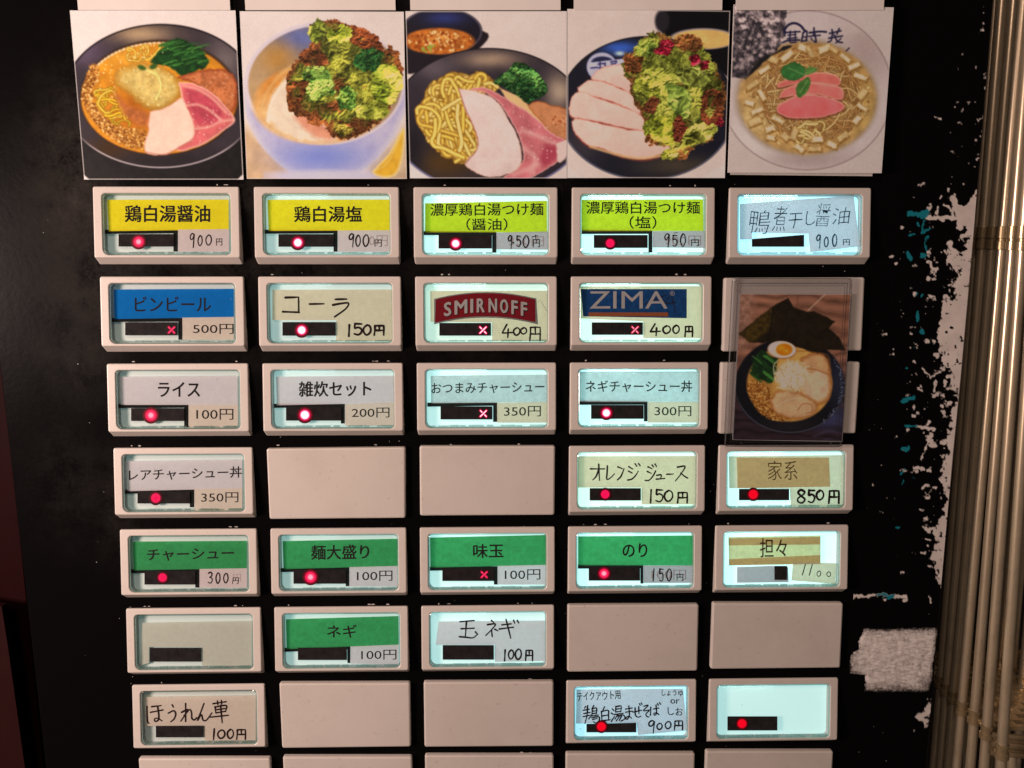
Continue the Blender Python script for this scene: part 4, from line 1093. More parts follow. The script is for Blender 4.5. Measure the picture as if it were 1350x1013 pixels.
def pic_tsuke_shio(p):
    p.c[:] = np.array([206, 180, 168]) / 255; p.c *= (1 + .04 * (p.noise(120, 2) - .5))[..., None]
    p.poly([(548, 90), (570, 55), (610, 36), (1000, 30), (1000, 420), (800, 300), (600, 190), (550, 140)], (22, 19, 21), 5)
    p.ell(560, 95, 40, 60, (44, 38, 42), 8)
    p.ell(790, 192, 186, 58, (150, 134, 140), 4); p.ell(792, 194, 176, 52, (212, 166, 102), 5, tex=(.08, 50, 3))
    p.poly([(10, 890), (140, 990), (10, 990)], (206, 186, 178), 3, smooth=False); p.poly([(930, 880), (740, 990), (930, 990)], (206, 186, 178), 3, smooth=False)
    plate_dark(p, 475, 580, 492, 402, (34, 32, 40), [((66, 96, 170), 330, 240, (110, 36)), ((200, 214, 236), 325, 272, (26, 12)), ((62, 54, 58), 100, 780, (150, 120)), ((74, 62, 52), 640, 900, (220, 60))], (96, 92, 104))
    p.ell(225, 345, 84, 78, (176, 166, 190), 4); p.ell(228, 322, 62, 34, (44, 44, 66), 4)
    p.poly([(160, 322), (350, 300), (352, 330), (160, 356)], (184, 174, 198), 3, smooth=False)
    for q in ([(165, 352), (200, 348)], [(215, 318), (215, 352)], [(205, 330), (245, 326)], [(240, 330), (250, 350)], [(275, 318), (305, 314), (300, 326), (278, 330)]): p.line(q, 9, (70, 62, 92), 3)
    slices = [([(190, 370), (240, 345), (340, 330), (400, 350), (430, 500), (330, 465), (240, 430), (165, 412)], 9),
              ([(90, 462), (150, 420), (240, 430), (340, 470), (430, 520), (445, 610), (330, 560), (220, 520), (110, 490)], 10),
              ([(42, 575), (60, 510), (110, 482), (220, 525), (340, 565), (450, 620), (475, 700), (360, 688), (220, 655), (90, 632), (50, 615)], 11),
              ([(56, 650), (90, 632), (220, 660), (360, 692), (470, 705), (560, 770), (620, 795), (560, 835), (450, 862), (320, 838), (220, 800), (150, 785), (80, 720)], 12)]
    for P, sd in slices:
        p.poly([(x + 2, y + 12) for x, y in P], (126, 62, 54), 8, 4, 20, sd, tex=(.1, 20, 2))
        p.poly(P, (226, 176, 160), 4, 5, 24, sd, tex=(.06, 60, sd), rim=((206, 140, 122), 9), shade=.08)
    p.line([(160, 790), (260, 822), (400, 856), (540, 845), (610, 805)], 14, (206, 166, 120), 5, alpha=.8)
    L = [(350, 275), (420, 235), (470, 200), (520, 165), (640, 195), (760, 215), (830, 300), (890, 400), (918, 480), (920, 560), (890, 650), (850, 740), (780, 770), (690, 850), (560, 862), (600, 790), (480, 770), (470, 660), (440, 600), (400, 520), (370, 430), (345, 380)]
    p.frill(L, 23, (146, 142, 72), (106, 106, 50), (112, 70, 46), .42)
    p.frill(p.patch(700, 215, 100, 50, 8, 9, 1), 31, (128, 112, 62), (92, 78, 44), (108, 66, 44), .55, 32, 16)
    p.frill(p.patch(470, 240, 70, 55, -20, 9, 2), 32, (150, 156, 78), (100, 116, 56), (110, 80, 48), .3, 34, 16)
    p.frill(p.patch(400, 330, 60, 60, 10, 9, 12), 43, (130, 112, 60), (94, 76, 44), (108, 64, 42), .6, 30, 16)
    p.frill(p.patch(740, 400, 90, 66, 10, 9, 3), 33, (198, 192, 124), (150, 152, 80), (130, 110, 60), .08, 60, 12)
    p.frill(p.patch(650, 520, 66, 110, -22, 9, 4), 34, (164, 170, 98), (118, 134, 66), (110, 90, 50), .08, 56, 12)
    p.frill(p.patch(480, 460, 90, 60, 20, 9, 5), 35, (166, 160, 76), (122, 122, 52), (118, 76, 48), .3, 36, 18)
    p.frill(p.patch(560, 690, 110, 90, -5, 10, 6), 36, (174, 170, 74), (126, 128, 50), (118, 84, 48), .14, 44, 20)
    p.frill(p.patch(840, 560, 70, 110, 0, 10, 7), 37, (128, 122, 64), (92, 90, 46), (104, 54, 40), .5, 36, 18)
    p.frill(p.patch(740, 720, 100, 60, -20, 10, 8), 38, (180, 172, 96), (128, 124, 58), (110, 80, 48), .2, 44, 16)
    p.frill(p.patch(600, 835, 62, 34, -8, 9, 9), 39, (184, 176, 88), (140, 136, 58), (120, 90, 50), .1, 34, 14)
    p.frill(p.patch(655, 690, 42, 80, 0, 9, 10), 40, (112, 76, 54), (92, 52, 40), (96, 46, 38), .9, 24, 14)
    p.frill(p.patch(500, 560, 48, 50, 0, 9, 11), 41, (120, 86, 54), (96, 62, 42), (100, 54, 40), .8, 26, 14)
    for x, y, rx, ry, sd in ((575, 240, 58, 40, 61), (745, 310, 34, 36, 63), (796, 333, 32, 28, 64), (885, 655, 26, 30, 65)):
        p.frill(p.patch(x, y, rx, ry, -20, 8, sd), sd, (190, 62, 92), (128, 22, 50), (120, 18, 46), .3, 26, 10)


def pic_duck(p):
    p.c[:] = np.array([186, 164, 156]) / 255
    p.ell(500, 482, 478, 446, (188, 166, 160), 4, tex=(.03, 80, 3), grad=[((206, 186, 178), 820, 140, (70, 30)), ((164, 140, 134), 830, 260, (140, 160)), ((200, 180, 172), 200, 800, (180, 120)), ((164, 142, 136), 520, 860, (260, 60))])
    p.ell(500, 482, 475, 443, (140, 118, 114), 4, width=3)
    p.ell(500, 520, 402, 332, (160, 138, 124), 14)
    p.ell(504, 522, 384, 314, (170, 132, 86), 12, tex=(.22, 34, 5), grad=[((136, 94, 56), 520, 400, (260, 190)), ((182, 150, 104), 220, 620, (110, 120)), ((172, 138, 86), 800, 560, (90, 160))])
    p.grain([(150, 480), (300, 300), (500, 240), (740, 330), (860, 520), (740, 720), (500, 810), (260, 720)], [(196, 166, 118), (132, 92, 54), (186, 148, 96), (150, 108, 64)], 520, 7)
    R = [(230, 420), (300, 330), (420, 250), (560, 270), (700, 330), (790, 450), (800, 600), (720, 720), (560, 770), (420, 760), (300, 660), (240, 540)]
    p.noodles(R, 230, 8, 31, [(190, 148, 96), (174, 128, 78), (204, 168, 118), (150, 106, 62)], (110, 72, 42), (90, 230))
    p.noodles([(420, 700), (520, 640), (600, 650), (580, 730), (440, 770)], 7, 15, 33, [(226, 190, 124)], (120, 76, 36), (90, 140))
    rs = np.random.RandomState(4)
    for k, (x, y, a) in enumerate(((300, 300, 20), (390, 285, -40), (265, 360, -30), (200, 445, -35), (180, 545, 20), (225, 590, -25), (210, 650, -20), (295, 690, -15), (300, 740, 10), (380, 735, 45), (480, 240, 20), (600, 245, -20), (650, 250, 30), (715, 295, 40), (765, 340, -25), (810, 495, -50), (810, 570, 35), (780, 640, -50), (700, 735, -35), (560, 750, -3), (640, 780, 20), (545, 805, 0), (460, 800, 40), (340, 640, 30), (430, 720, -70), (800, 400, 20), (250, 500, 60), (520, 265, 60))):
        w = rs.uniform(26, 42); h = rs.uniform(13, 21); c, s_ = math.cos(math.radians(a)), math.sin(math.radians(a))
        P = [(x + u * w * c - v * h * s_, y + u * w * s_ + v * h * c) for u, v in ((-1, -1), (1, -1), (1, 1), (-1, 1))]
        p.poly([(q + 3, t + 7) for q, t in P], (120, 84, 44), 6, smooth=False)
        p.poly(P, (206, 184, 154) if k % 3 else (188, 158, 116), 5, 5, 14, k, smooth=False, tex=(.16, 22, k), rim=((176, 138, 90), 12))
    for P, c in (([(335, 440), (400, 410), (470, 400), (540, 376), (640, 385), (685, 415), (670, 448), (560, 436), (440, 440), (350, 460)], (196, 106, 96)),
                 ([(345, 520), (380, 465), (470, 440), (560, 436), (690, 462), (690, 530), (560, 500), (430, 505)], (204, 110, 102)),
                 ([(330, 575), (360, 545), (470, 500), (590, 508), (700, 548), (690, 590), (580, 625), (420, 632), (345, 605)], (206, 104, 102))):
        p.poly([(x, y + 9) for x, y in P], (96, 54, 36), 7)
        p.poly(P, c, 4, 4, 26, 5, tex=(.12, 50, 6), rim=((226, 150, 132), 10), shade=.10)
    p.poly([(355, 365), (400, 322), (440, 322), (486, 350), (488, 392), (430, 420), (370, 408)], (62, 104, 56), 4, 10, 18, 3, tex=(.22, 30, 4), rim=((46, 84, 44), 10))
    p.poly([(440, 470), (465, 425), (510, 405), (520, 440), (490, 500), (450, 515)], (74, 106, 54), 4, 9, 16, 4, tex=(.22, 24, 4)); p.poly([(490, 360), (520, 345), (565, 362), (500, 392)], (88, 118, 62), 4, 5)
    for q in ([(486, 390), (400, 352)], [(505, 420), (462, 490)], [(490, 385), (540, 362)]): p.line(q, 4, (150, 170, 110), 3, alpha=.6)
    sl = p.box(80, -20, 400, 420, 2); X, Y = p.X[sl], p.Y[sl]
    d = p.sdf(np.array([(98, -20), (392, -20), (388, 60), (372, 200), (330, 262), (232, 310), (160, 412), (78, 402)], float), X, Y)
    u = p.noise(44, 61, 4, X * 1.5 + .4 * Y, Y); v = p.noise(26, 62, 3, X - .3 * Y, Y * 1.2)
    k = np.clip(np.abs(u - .5) * 5, 0, 1) * .5 + np.clip((v - .42) * 3.0, 0, 1) * .8
    k = k * (1 - .5 * np.clip((Y - 180) / 200, 0, 1))
    c = np.array([44, 38, 42]) / 255 + k[..., None] * np.array([150, 128, 120]) / 255 * .95
    p.blend(sl, np.clip(.5 - d / 6, 0, 1), np.clip(c, 0, 1))
    p.poly([(160, 412), (232, 310), (330, 262), (372, 232), (420, 232), (300, 290), (210, 370)], (38, 34, 34), 4, 5)
    ink = (40, 36, 58)                               # brush lettering on the rim
    for q, w in (([(372, 150), (395, 118), (430, 106), (465, 120), (490, 150)], 13), ([(372, 158), (462, 152)], 9), ([(382, 152), (378, 176)], 8), ([(395, 172), (440, 168)], 7), ([(408, 150), (405, 206)], 8), ([(435, 150), (436, 200)], 7), ([(392, 190), (445, 184)], 7), ([(368, 210), (400, 200), (458, 198)], 10), ([(410, 212), (440, 210)], 8),
                 ([(478, 160), (500, 150), (498, 200)], 9), ([(480, 160), (470, 206)], 9), ([(480, 182), (500, 180)], 7), ([(478, 204), (500, 200)], 8), ([(515, 158), (570, 152), (608, 154)], 11), ([(540, 132), (540, 160), (536, 170)], 9), ([(510, 178), (575, 172)], 8), ([(545, 165), (552, 208), (540, 204)], 9), ([(524, 188), (530, 198)], 7),
                 ([(626, 162), (690, 148)], 9), ([(640, 142), (646, 170)], 9), ([(680, 136), (668, 166)], 9), ([(622, 188), (698, 176)], 9), ([(640, 172), (636, 200), (618, 210)], 8), ([(655, 172), (670, 205), (698, 212)], 9), ([(690, 190), (662, 214)], 7), ([(720, 258), (736, 242)], 7)): p.line(q, w, ink, 3)


def pic_nori(p):
    X, Y = p.X, p.Y
    g = p.noise(22, 5, 4, X * .25 + Y * .05, Y) * .5 + .5 * np.abs(np.sin((Y * .045 + 6 * p.noise(190, 9, 2))))
    c = np.array([150, 100, 78]) / 255 * (0.62 + .6 * g[..., None])
    k = np.clip((Y - 420) / 360, 0, 1)[..., None]
    c = c * (1 - k) + np.array([54, 38, 42]) / 255 * (.6 + .7 * g[..., None]) * k
    p.c[:] = np.clip(c, 0, 1)
    p.poly([(130, 110), (230, 110), (190, 420), (130, 420)], (158, 112, 92), 30, tex=(.3, 24, 6), smooth=False)
    p.line([(625, 118), (530, 205)], 6, (196, 156, 132), 3); p.line([(470, 118), (470, 180)], 3, (110, 66, 52), 3)
    for y in (690, 720, 800, 850, 895): p.line([(560, y + 60), (640, y + 30), (720, y + 44)], 9, (98, 84, 104), 8, alpha=.5)
    p.ell(640, 800, 110, 60, (70, 66, 92), 40)
    p.ell(428, 622, 306, 268, (26, 23, 27), 5, grad=[((48, 48, 62), 700, 600, (60, 160)), ((40, 34, 36), 430, 850, (200, 50))])
    p.ell(428, 622, 302, 264, (88, 84, 92), 3, width=2.5, clip=lambda x, y: np.clip((y - 620) / 140, 0, 1))
    rs = np.random.RandomState(2)
    for k in range(70):
        a = rs.uniform(-.6, .9); q = rs.uniform(284, 303); p.ell(428 + q * math.cos(a), 622 + q * .88 * math.sin(a), 3, 3, (120, 124, 140), 2)
    p.ell(426, 612, 238, 212, (204, 146, 78), 6, tex=(.10, 60, 4), grad=[((222, 168, 98), 420, 700, (120, 90)), ((216, 160, 92), 540, 470, (100, 60)), ((150, 96, 46), 240, 700, (80, 140))])
    p.poly([(145, 335), (250, 250), (340, 180), (420, 140), (450, 190), (520, 215), (560, 210), (680, 268), (640, 305), (700, 350), (738, 425), (640, 420), (560, 440), (440, 400), (330, 380), (210, 385)], (40, 29, 18), 4, 5, 30, 3, smooth=False, tex=(.28, 24, 7))
    p.poly([(148, 335), (250, 250), (335, 190), (330, 290), (250, 370), (205, 378)], (70, 52, 22), 12, 8, 20, 4, smooth=False, tex=(.5, 16, 3))
    p.line([(335, 190), (322, 300), (300, 375)], 5, (24, 17, 12), 4); p.line([(490, 215), (420, 290), (380, 370)], 4, (26, 18, 12), 4); p.line([(640, 305), (560, 350)], 4, (22, 16, 12), 4)
    p.poly([(205, 560), (215, 500), (270, 425), (320, 460), (360, 480), (335, 600), (270, 590)], (34, 58, 28), 5, 10, 24, 5, tex=(.4, 24, 3))
    for k in range(16):
        x = rs.uniform(215, 310); y = rs.uniform(450, 570); p.line([(x, y), (x + 30, y + 22), (x + 50, y + 40)], rs.uniform(6, 14), [(60, 108, 42), (28, 46, 28), (86, 134, 62), (22, 38, 24)][rs.randint(4)], 4, alpha=.85)
    m = [(190, 590), (250, 600), (310, 640), (330, 720), (400, 790), (430, 812), (330, 815), (250, 760), (200, 670)]
    p.poly(m, (170, 108, 50), 8, 10, 16, 4, tex=(.3, 14, 5)); p.grain(m, [(206, 148, 82), (150, 90, 38), (122, 70, 28), (222, 168, 104)], 520, 4)
    p.poly([(490, 470), (560, 440), (625, 450), (652, 520), (660, 610), (648, 690), (600, 730), (520, 716), (470, 650), (500, 560)], (216, 160, 112), 7, 10, 30, 4, tex=(.14, 50, 3), rim=((164, 98, 52), 22))
    p.poly([(530, 560), (590, 540), (636, 580), (640, 650), (600, 700), (530, 690), (500, 630)], (226, 178, 142), 10, 12, 30, 14, tex=(.14, 34, 6))
    p.poly([(310, 700), (370, 650), (470, 660), (560, 700), (578, 760), (520, 800), (430, 806), (350, 780)], (218, 166, 122), 8, 10, 30, 6, tex=(.14, 44, 5), rim=((170, 106, 58), 20))
    p.line([(470, 760), (500, 725), (545, 728), (552, 765), (515, 780)], 4, (150, 88, 48), 3, alpha=.8)
    p.line([(352, 740), (420, 700), (500, 690)], 5, (236, 196, 160), 4, alpha=.6)
    p.line([(440, 430), (520, 430), (580, 440), (640, 455), (655, 530)], 5, (158, 98, 48), 4, alpha=.7); p.line([(520, 525), (580, 535), (645, 560)], 6, (170, 100, 60), 4, alpha=.8)
    p.ell(438, 568, 92, 84, (218, 186, 146), 14, tex=(.16, 20, 5))
    for k in range(150):
        a = rs.rand() * 6.28; q = rs.rand() ** .6 * 84; x, y = 438 + q * math.cos(a), 566 + q * math.sin(a); b = rs.rand() * 6.28; L = rs.uniform(14, 34)
        p.line([(x, y), (x + L * .5 * math.cos(b), y + L * .5 * math.sin(b)), (x + L * math.cos(b + .4), y + L * math.sin(b + .4))], 4, (236, 210, 176) if k % 4 else (196, 158, 110), 2.5)
    p.line([(340, 560), (338, 510), (360, 482)], 5, (222, 196, 150), 3)
    p.ell(383, 424, 80, 48, (150, 92, 62), 5, 4); p.ell(383, 421, 77, 46, (236, 208, 186), 4, 4, grad=[((224, 190, 164), 340, 440, (40, 20))]); p.ell(396, 421, 46, 34, (206, 118, 26), 5, grad=[((232, 152, 44), 380, 412, (20, 14)), ((236, 160, 60), 408, 430, (14, 10))])


# ------------------------------------------------------------------ photo cards stuck above the buttons
def grid_card(name, corners, zoom, pic, white, zf, th, label, group, seed, nx=270, mat=None, edge=None, trim=0.02, curl=0.0, unit=None):
    """a photo print: a thin card whose printed face is finely divided; corners in photo pixels"""
    c = [at(x, y, q) for (x, y), q in zip(corners, zf)]
    ny = int(nx * np.linalg.norm(c[3] - c[0]) / np.linalg.norm(c[1] - c[0]))
    t, s_ = np.meshgrid(np.linspace(0, 1, ny), np.linspace(0, 1, nx), indexing='ij')
    B = lambda k: ((1 - s_) * (1 - t))[..., None] * k[0] + (s_ * (1 - t))[..., None] * k[1] + (s_ * t)[..., None] * k[2] + ((1 - s_) * t)[..., None] * k[3]
    V = B([np.asarray(q) for q in c])
    if curl: V[..., 2] -= curl * (np.abs(s_ - .5) * 2) ** 6 * t ** 4
    ox, oy, zs = zoom
    Zc = [np.array([(x - ox) / zs, (y - oy) / zs]) for x, y in corners]
    G = B(Zc)
    p = Paint(G[..., 0], G[..., 1], seed)
    pic(p)
    for _ in range(1):                               # the soft grain of a cheap colour print
        c0 = np.pad(p.c, ((1, 1), (1, 1), (0, 0)), 'edge')
        p.c = (c0[:-2, 1:-1] + c0[2:, 1:-1] + c0[1:-1, :-2] + c0[1:-1, 2:] + 2 * c0[1:-1, 1:-1]) / 6
    p.c = p.c * (1 + .04 * (p.noise(40, seed + 40, 4) - .5) + .05 * (p.noise(5, seed + 50, 2) - .5))[..., None]
    p.c = np.clip(p.c, 0, 1); g_ = p.c.mean(-1, keepdims=True)
    p.c = np.clip(g_ + (p.c - g_) * 1.06, 0, 1); p.c = p.c + .10 * (p.c * p.c * (3 - 2 * p.c) - p.c) * 2.2
    col = lin(np.clip(p.c, 0, 1) * 255) / lin(np.array(white)) * np.array([.78, .77, .76])
    m_edge = (s_ < .006) | (s_ > .994) | (t < .006) | (t > .994)
    col = np.where(m_edge[..., None], col * .5 + .36, col)
    col = np.clip(col, 0.004, .85)
    vf = V.reshape(-1, 3); n = len(vf)
    idx = np.arange(n).reshape(ny, nx)
    q = np.stack([idx[:-1, :-1], idx[1:, :-1], idx[1:, 1:], idx[:-1, 1:]], -1).reshape(-1, 4)
    ring = np.concatenate([idx[0, :], idx[1:, -1], idx[-1, -2::-1], idx[-2:0:-1, 0]])
    back = vf[ring] + np.array([0, 0, th]); bi = np.arange(n, n + len(ring))
    sides = np.stack([ring, bi, np.roll(bi, -1), np.roll(ring, -1)], -1)
    faces = q.tolist() + sides.tolist() + [bi[::-1].tolist()]
    org = wv(np.mean(c, 0))
    me = mesh(name, wv(np.vstack([vf, back])) - org, faces, [mat or M['print'], M['white_card']], [0] * len(q) + [1] * (len(sides) + 1))
    cols = np.vstack([col.reshape(-1, 3), np.full((len(ring), 3), .7)])
    set_print(me, cols)
    return obj(name, me, None, org, label, 'photo card', group)


ZS = 240 / 1013
CZ = -0.016
GP = 'food photos above the buttons'
grid_card('food_photo', [(92, 14), (310.4, 14), (321, 237), (110.9, 237)], (90, 5, ZS), pic_soy, (234, 210, 198), (CZ,) * 4, 0.006, 'food photo of brown ramen with pink ham, greens and mashed onion in a dark plate', GP, 1)
grid_card('food_photo', [(316, 15), (532.3, 15.7), (536.3, 236), (325.4, 236)], (310, 5, ZS), pic_shio, (236, 210, 196), (CZ - .001,) * 4, 0.006, 'food photo of a white bowl heaped with red and green curly lettuce, lemon beside', GP, 2)
grid_card('food_photo', [(534.5, 15), (747.3, 15), (747.3, 235.3), (540.4, 235.3)], (525, 5, ZS), pic_tsuke_soy, (222, 196, 184), (CZ,) * 4, 0.006, 'food photo of thick yellow noodles and ham slices with a brown dipping cup', GP, 3)
grid_card('food_photo', [(748, 12), (962.7, 14.5), (955.6, 234.9), (747.8, 234.9)], (740, 5, ZS), pic_tsuke_shio, (206, 180, 168), (CZ - .001,) * 4, 0.006, 'food photo of pale chicken slices beside a lettuce heap on a black plate', GP, 4)
grid_card('food_photo', [(967.5, 6), (1178.4, 10), (1162.3, 228.5), (959.7, 227.8)], (945, 5, ZS), pic_duck, (196, 172, 162), (CZ - .03,) * 4, 0.008, 'food photo of clear noodle soup with duck slices and nori in a white bowl', GP, 5)


def card(name, corners, z, th, label, cat, group=None, mat='white_card'):
    c = [at(x, y, z) for x, y in corners]; org = wv(np.mean(c, 0))
    mb = MB(); a = mb.pts(c); b = mb.pts([q + np.array([0, 0, th]) for q in c]); mb.face(a); mb.bridge(a, b); mb.face(b[::-1])
    return mb.build(name, [M[mat]], None, org, loc=org, label=label, cat=cat, group=group)


card('blank_card', [(964, 150), (1160, 150), (1150, 232.4), (963, 230.6)], CZ - .012, 0.006, 'white card peeping out below the duck noodle soup photo', 'card')
for (x0, x1), w_ in zip(((103, 303.5), (323.5, 521.5), (541, 739), (756.6, 952), (970.5, 1165)), ('brown ramen and ham', 'lettuce bowl', 'yellow noodle', 'pale chicken slices', 'duck noodle soup')):
    dx = (x0 + x1) / 2 - 748
    card('blank_card', [(x0 - (750 - x0) * .012, -80), (x1 + (x1 - 750) * .012, -80), (x1, 13.4), (x0, 13.4)], CZ - .004 if x0 < 960 else CZ - .036, 0.012, 'blank white card just above the ' + w_ + ' photo', 'card', 'blank cards above the food photos')

# ------------------------------------------------------------------ clear sleeve with its photo, over two blank plates
SZ = -0.062
SC = [(966.5, 367), (1124.4, 367), (1110, 590), (955.4, 589.4)]
grid_card('food_photo', [(975.5, 387.3), (1122, 388), (1110.6, 582.7), (965.6, 580.4)], (940, 360, 210 / 886), pic_nori, (214, 186, 172), (SZ + .014,) * 4, 0.005, 'food photo of ramen with egg and nori on a wooden table, inside the clear sleeve', None, 6, nx=240)
M['sleeve'] = clear('sleeve_plastic', 0.05, (0.90, 0.90, 0.91), 0.12, False)
M['sleeve_edge'] = clear('sleeve_rim', 0.22, (0.62, 0.62, 0.65), 0.25, False)
org = wv(np.mean([at(x, y, SZ) for x, y in SC], 0))


def sleeve_pts(ins, z, r=0.022):
    c = [at(x, y, SZ) for x, y in SC]; w = np.linalg.norm(c[1] - c[0]); h = np.linalg.norm(c[3] - c[0])
    P = rr(ins, ins, w - ins, h - ins, max(r - ins, .004), 4) / np.array([w, h])
    Q = np.array([(1 - a) * (1 - b) * c[0] + a * (1 - b) * c[1] + a * b * c[2] + (1 - a) * b * c[3] for a, b in P]); Q[:, 2] = z
    return Q


sleeve = obj('card_sleeve', None, loc=org, label='clear rigid plastic sleeve holding a ramen photo, taped over two blank plates', cat='card sleeve')
mb = MB(); mb.face(mb.pts(sleeve_pts(0.006, SZ)), 0); mb.build('front_sheet', [M['sleeve']], sleeve, org)
mb = MB(); Ls = [mb.pts(sleeve_pts(i, z)) for i, z in ((0.006, SZ + .0005), (0.0, SZ + .004), (0.0, SZ + .026), (0.006, SZ + .027))]
for a, b in zip(Ls[:-1], Ls[1:]): mb.bridge(a, b)
mb.build('rim', [M['sleeve_edge']], sleeve, org)
mb = MB()
for f0, f1 in ((0.030, 0.036), (0.046, 0.050)):      # pressed seams
    A = sleeve_pts(f0, SZ - .0008, .03); B = sleeve_pts(f1, SZ - .0008, .03)
    a = mb.pts(A); b = mb.pts(B); mb.bridge(a, b)
mb.build('seam', [M['sleeve_edge']], sleeve, org)
mb = MB(); mb.face(mb.pts(sleeve_pts(0.006, SZ + .0265))); mb.build('back_sheet', [clear('sleeve_back', 0.03, (0.9, 0.9, 0.9), 0.2, False)], sleeve, org)
# ------------------------------------------------------------------ black front panel with worn right edge
def panel_material():
    m, nt, b, o = new_mat('black_panel_film')
    a = nt.nodes.new('ShaderNodeVertexColor'); a.layer_name = 'print'
    sep = nt.nodes.new('ShaderNodeSeparateColor'); nt.links.new(a.outputs[0], sep.inputs[0])
    n1 = noise_node(nt, 60, 8, 0.68); n2 = noise_node(nt, 700, 4, 0.6)
    # dust: a dry grey bloom where the attribute asks for it, broken up by noise
    add = nt.nodes.new('ShaderNodeMath'); add.operation = 'MULTIPLY_ADD'
    nt.links.new(n1.outputs['Fac'], add.inputs[0]); add.inputs[1].default_value = 2.2; add.inputs[2].default_value = -1.1
    s2 = nt.nodes.new('ShaderNodeMath'); s2.operation = 'MULTIPLY_ADD'
    nt.links.new(n2.outputs['Fac'], s2.inputs[0]); s2.inputs[1].default_value = 0.7; nt.links.new(add.outputs[0], s2.inputs[2])
    s3 = nt.nodes.new('ShaderNodeMath'); s3.operation = 'ADD'; s3.use_clamp = True
    nt.links.new(s2.outputs[0], s3.inputs[0]); s3.inputs[1].default_value = -0.05
    s4 = nt.nodes.new('ShaderNodeMath'); s4.operation = 'MULTIPLY'; nt.links.new(s3.outputs[0], s4.inputs[0]); nt.links.new(sep.outputs[0], s4.inputs[1])
    r = ramp(nt, s4.outputs[0], [(0.0, (0.0028, 0.0026, 0.0028)), (0.75, (0.040, 0.035, 0.031))])
    # chips: G white primer, B teal undercoat
    mx = nt.nodes.new('ShaderNodeMixRGB'); nt.links.new(sep.outputs[1], mx.inputs[0]); nt.links.new(r.outputs[0], mx.inputs[1])
    n3 = noise_node(nt, 150, 4); r3 = ramp(nt, n3.outputs['Fac'], [(0.3, (0.60, 0.54, 0.51)), (0.7, (0.74, 0.68, 0.64))]); nt.links.new(r3.outputs[0], mx.inputs[2])
    mt = nt.nodes.new('ShaderNodeMixRGB'); nt.links.new(sep.outputs[2], mt.inputs[0]); nt.links.new(mx.outputs[0], mt.inputs[1]); mt.inputs[2].default_value = (0.012, 0.20, 0.26, 1)
    nt.links.new(mt.outputs[0], b.inputs['Base Color'])
    ro = nt.nodes.new('ShaderNodeMapRange'); nt.links.new(s4.outputs[0], ro.inputs[0]); ro.inputs[1].default_value = 0; ro.inputs[2].default_value = .6; ro.inputs[3].default_value = .30; ro.inputs[4].default_value = .8
    nt.links.new(ro.outputs[0], b.inputs['Roughness'])
    b.inputs['Specular IOR Level'].default_value = 0.025
    bp = nt.nodes.new('ShaderNodeBump'); bp.inputs['Strength'].default_value = 0.16; bp.inputs['Distance'].default_value = 0.0003
    n4 = noise_node(nt, 420, 3); nt.links.new(n4.outputs['Fac'], bp.inputs['Height']); nt.links.new(bp.outputs[0], b.inputs['Normal'])
    return m


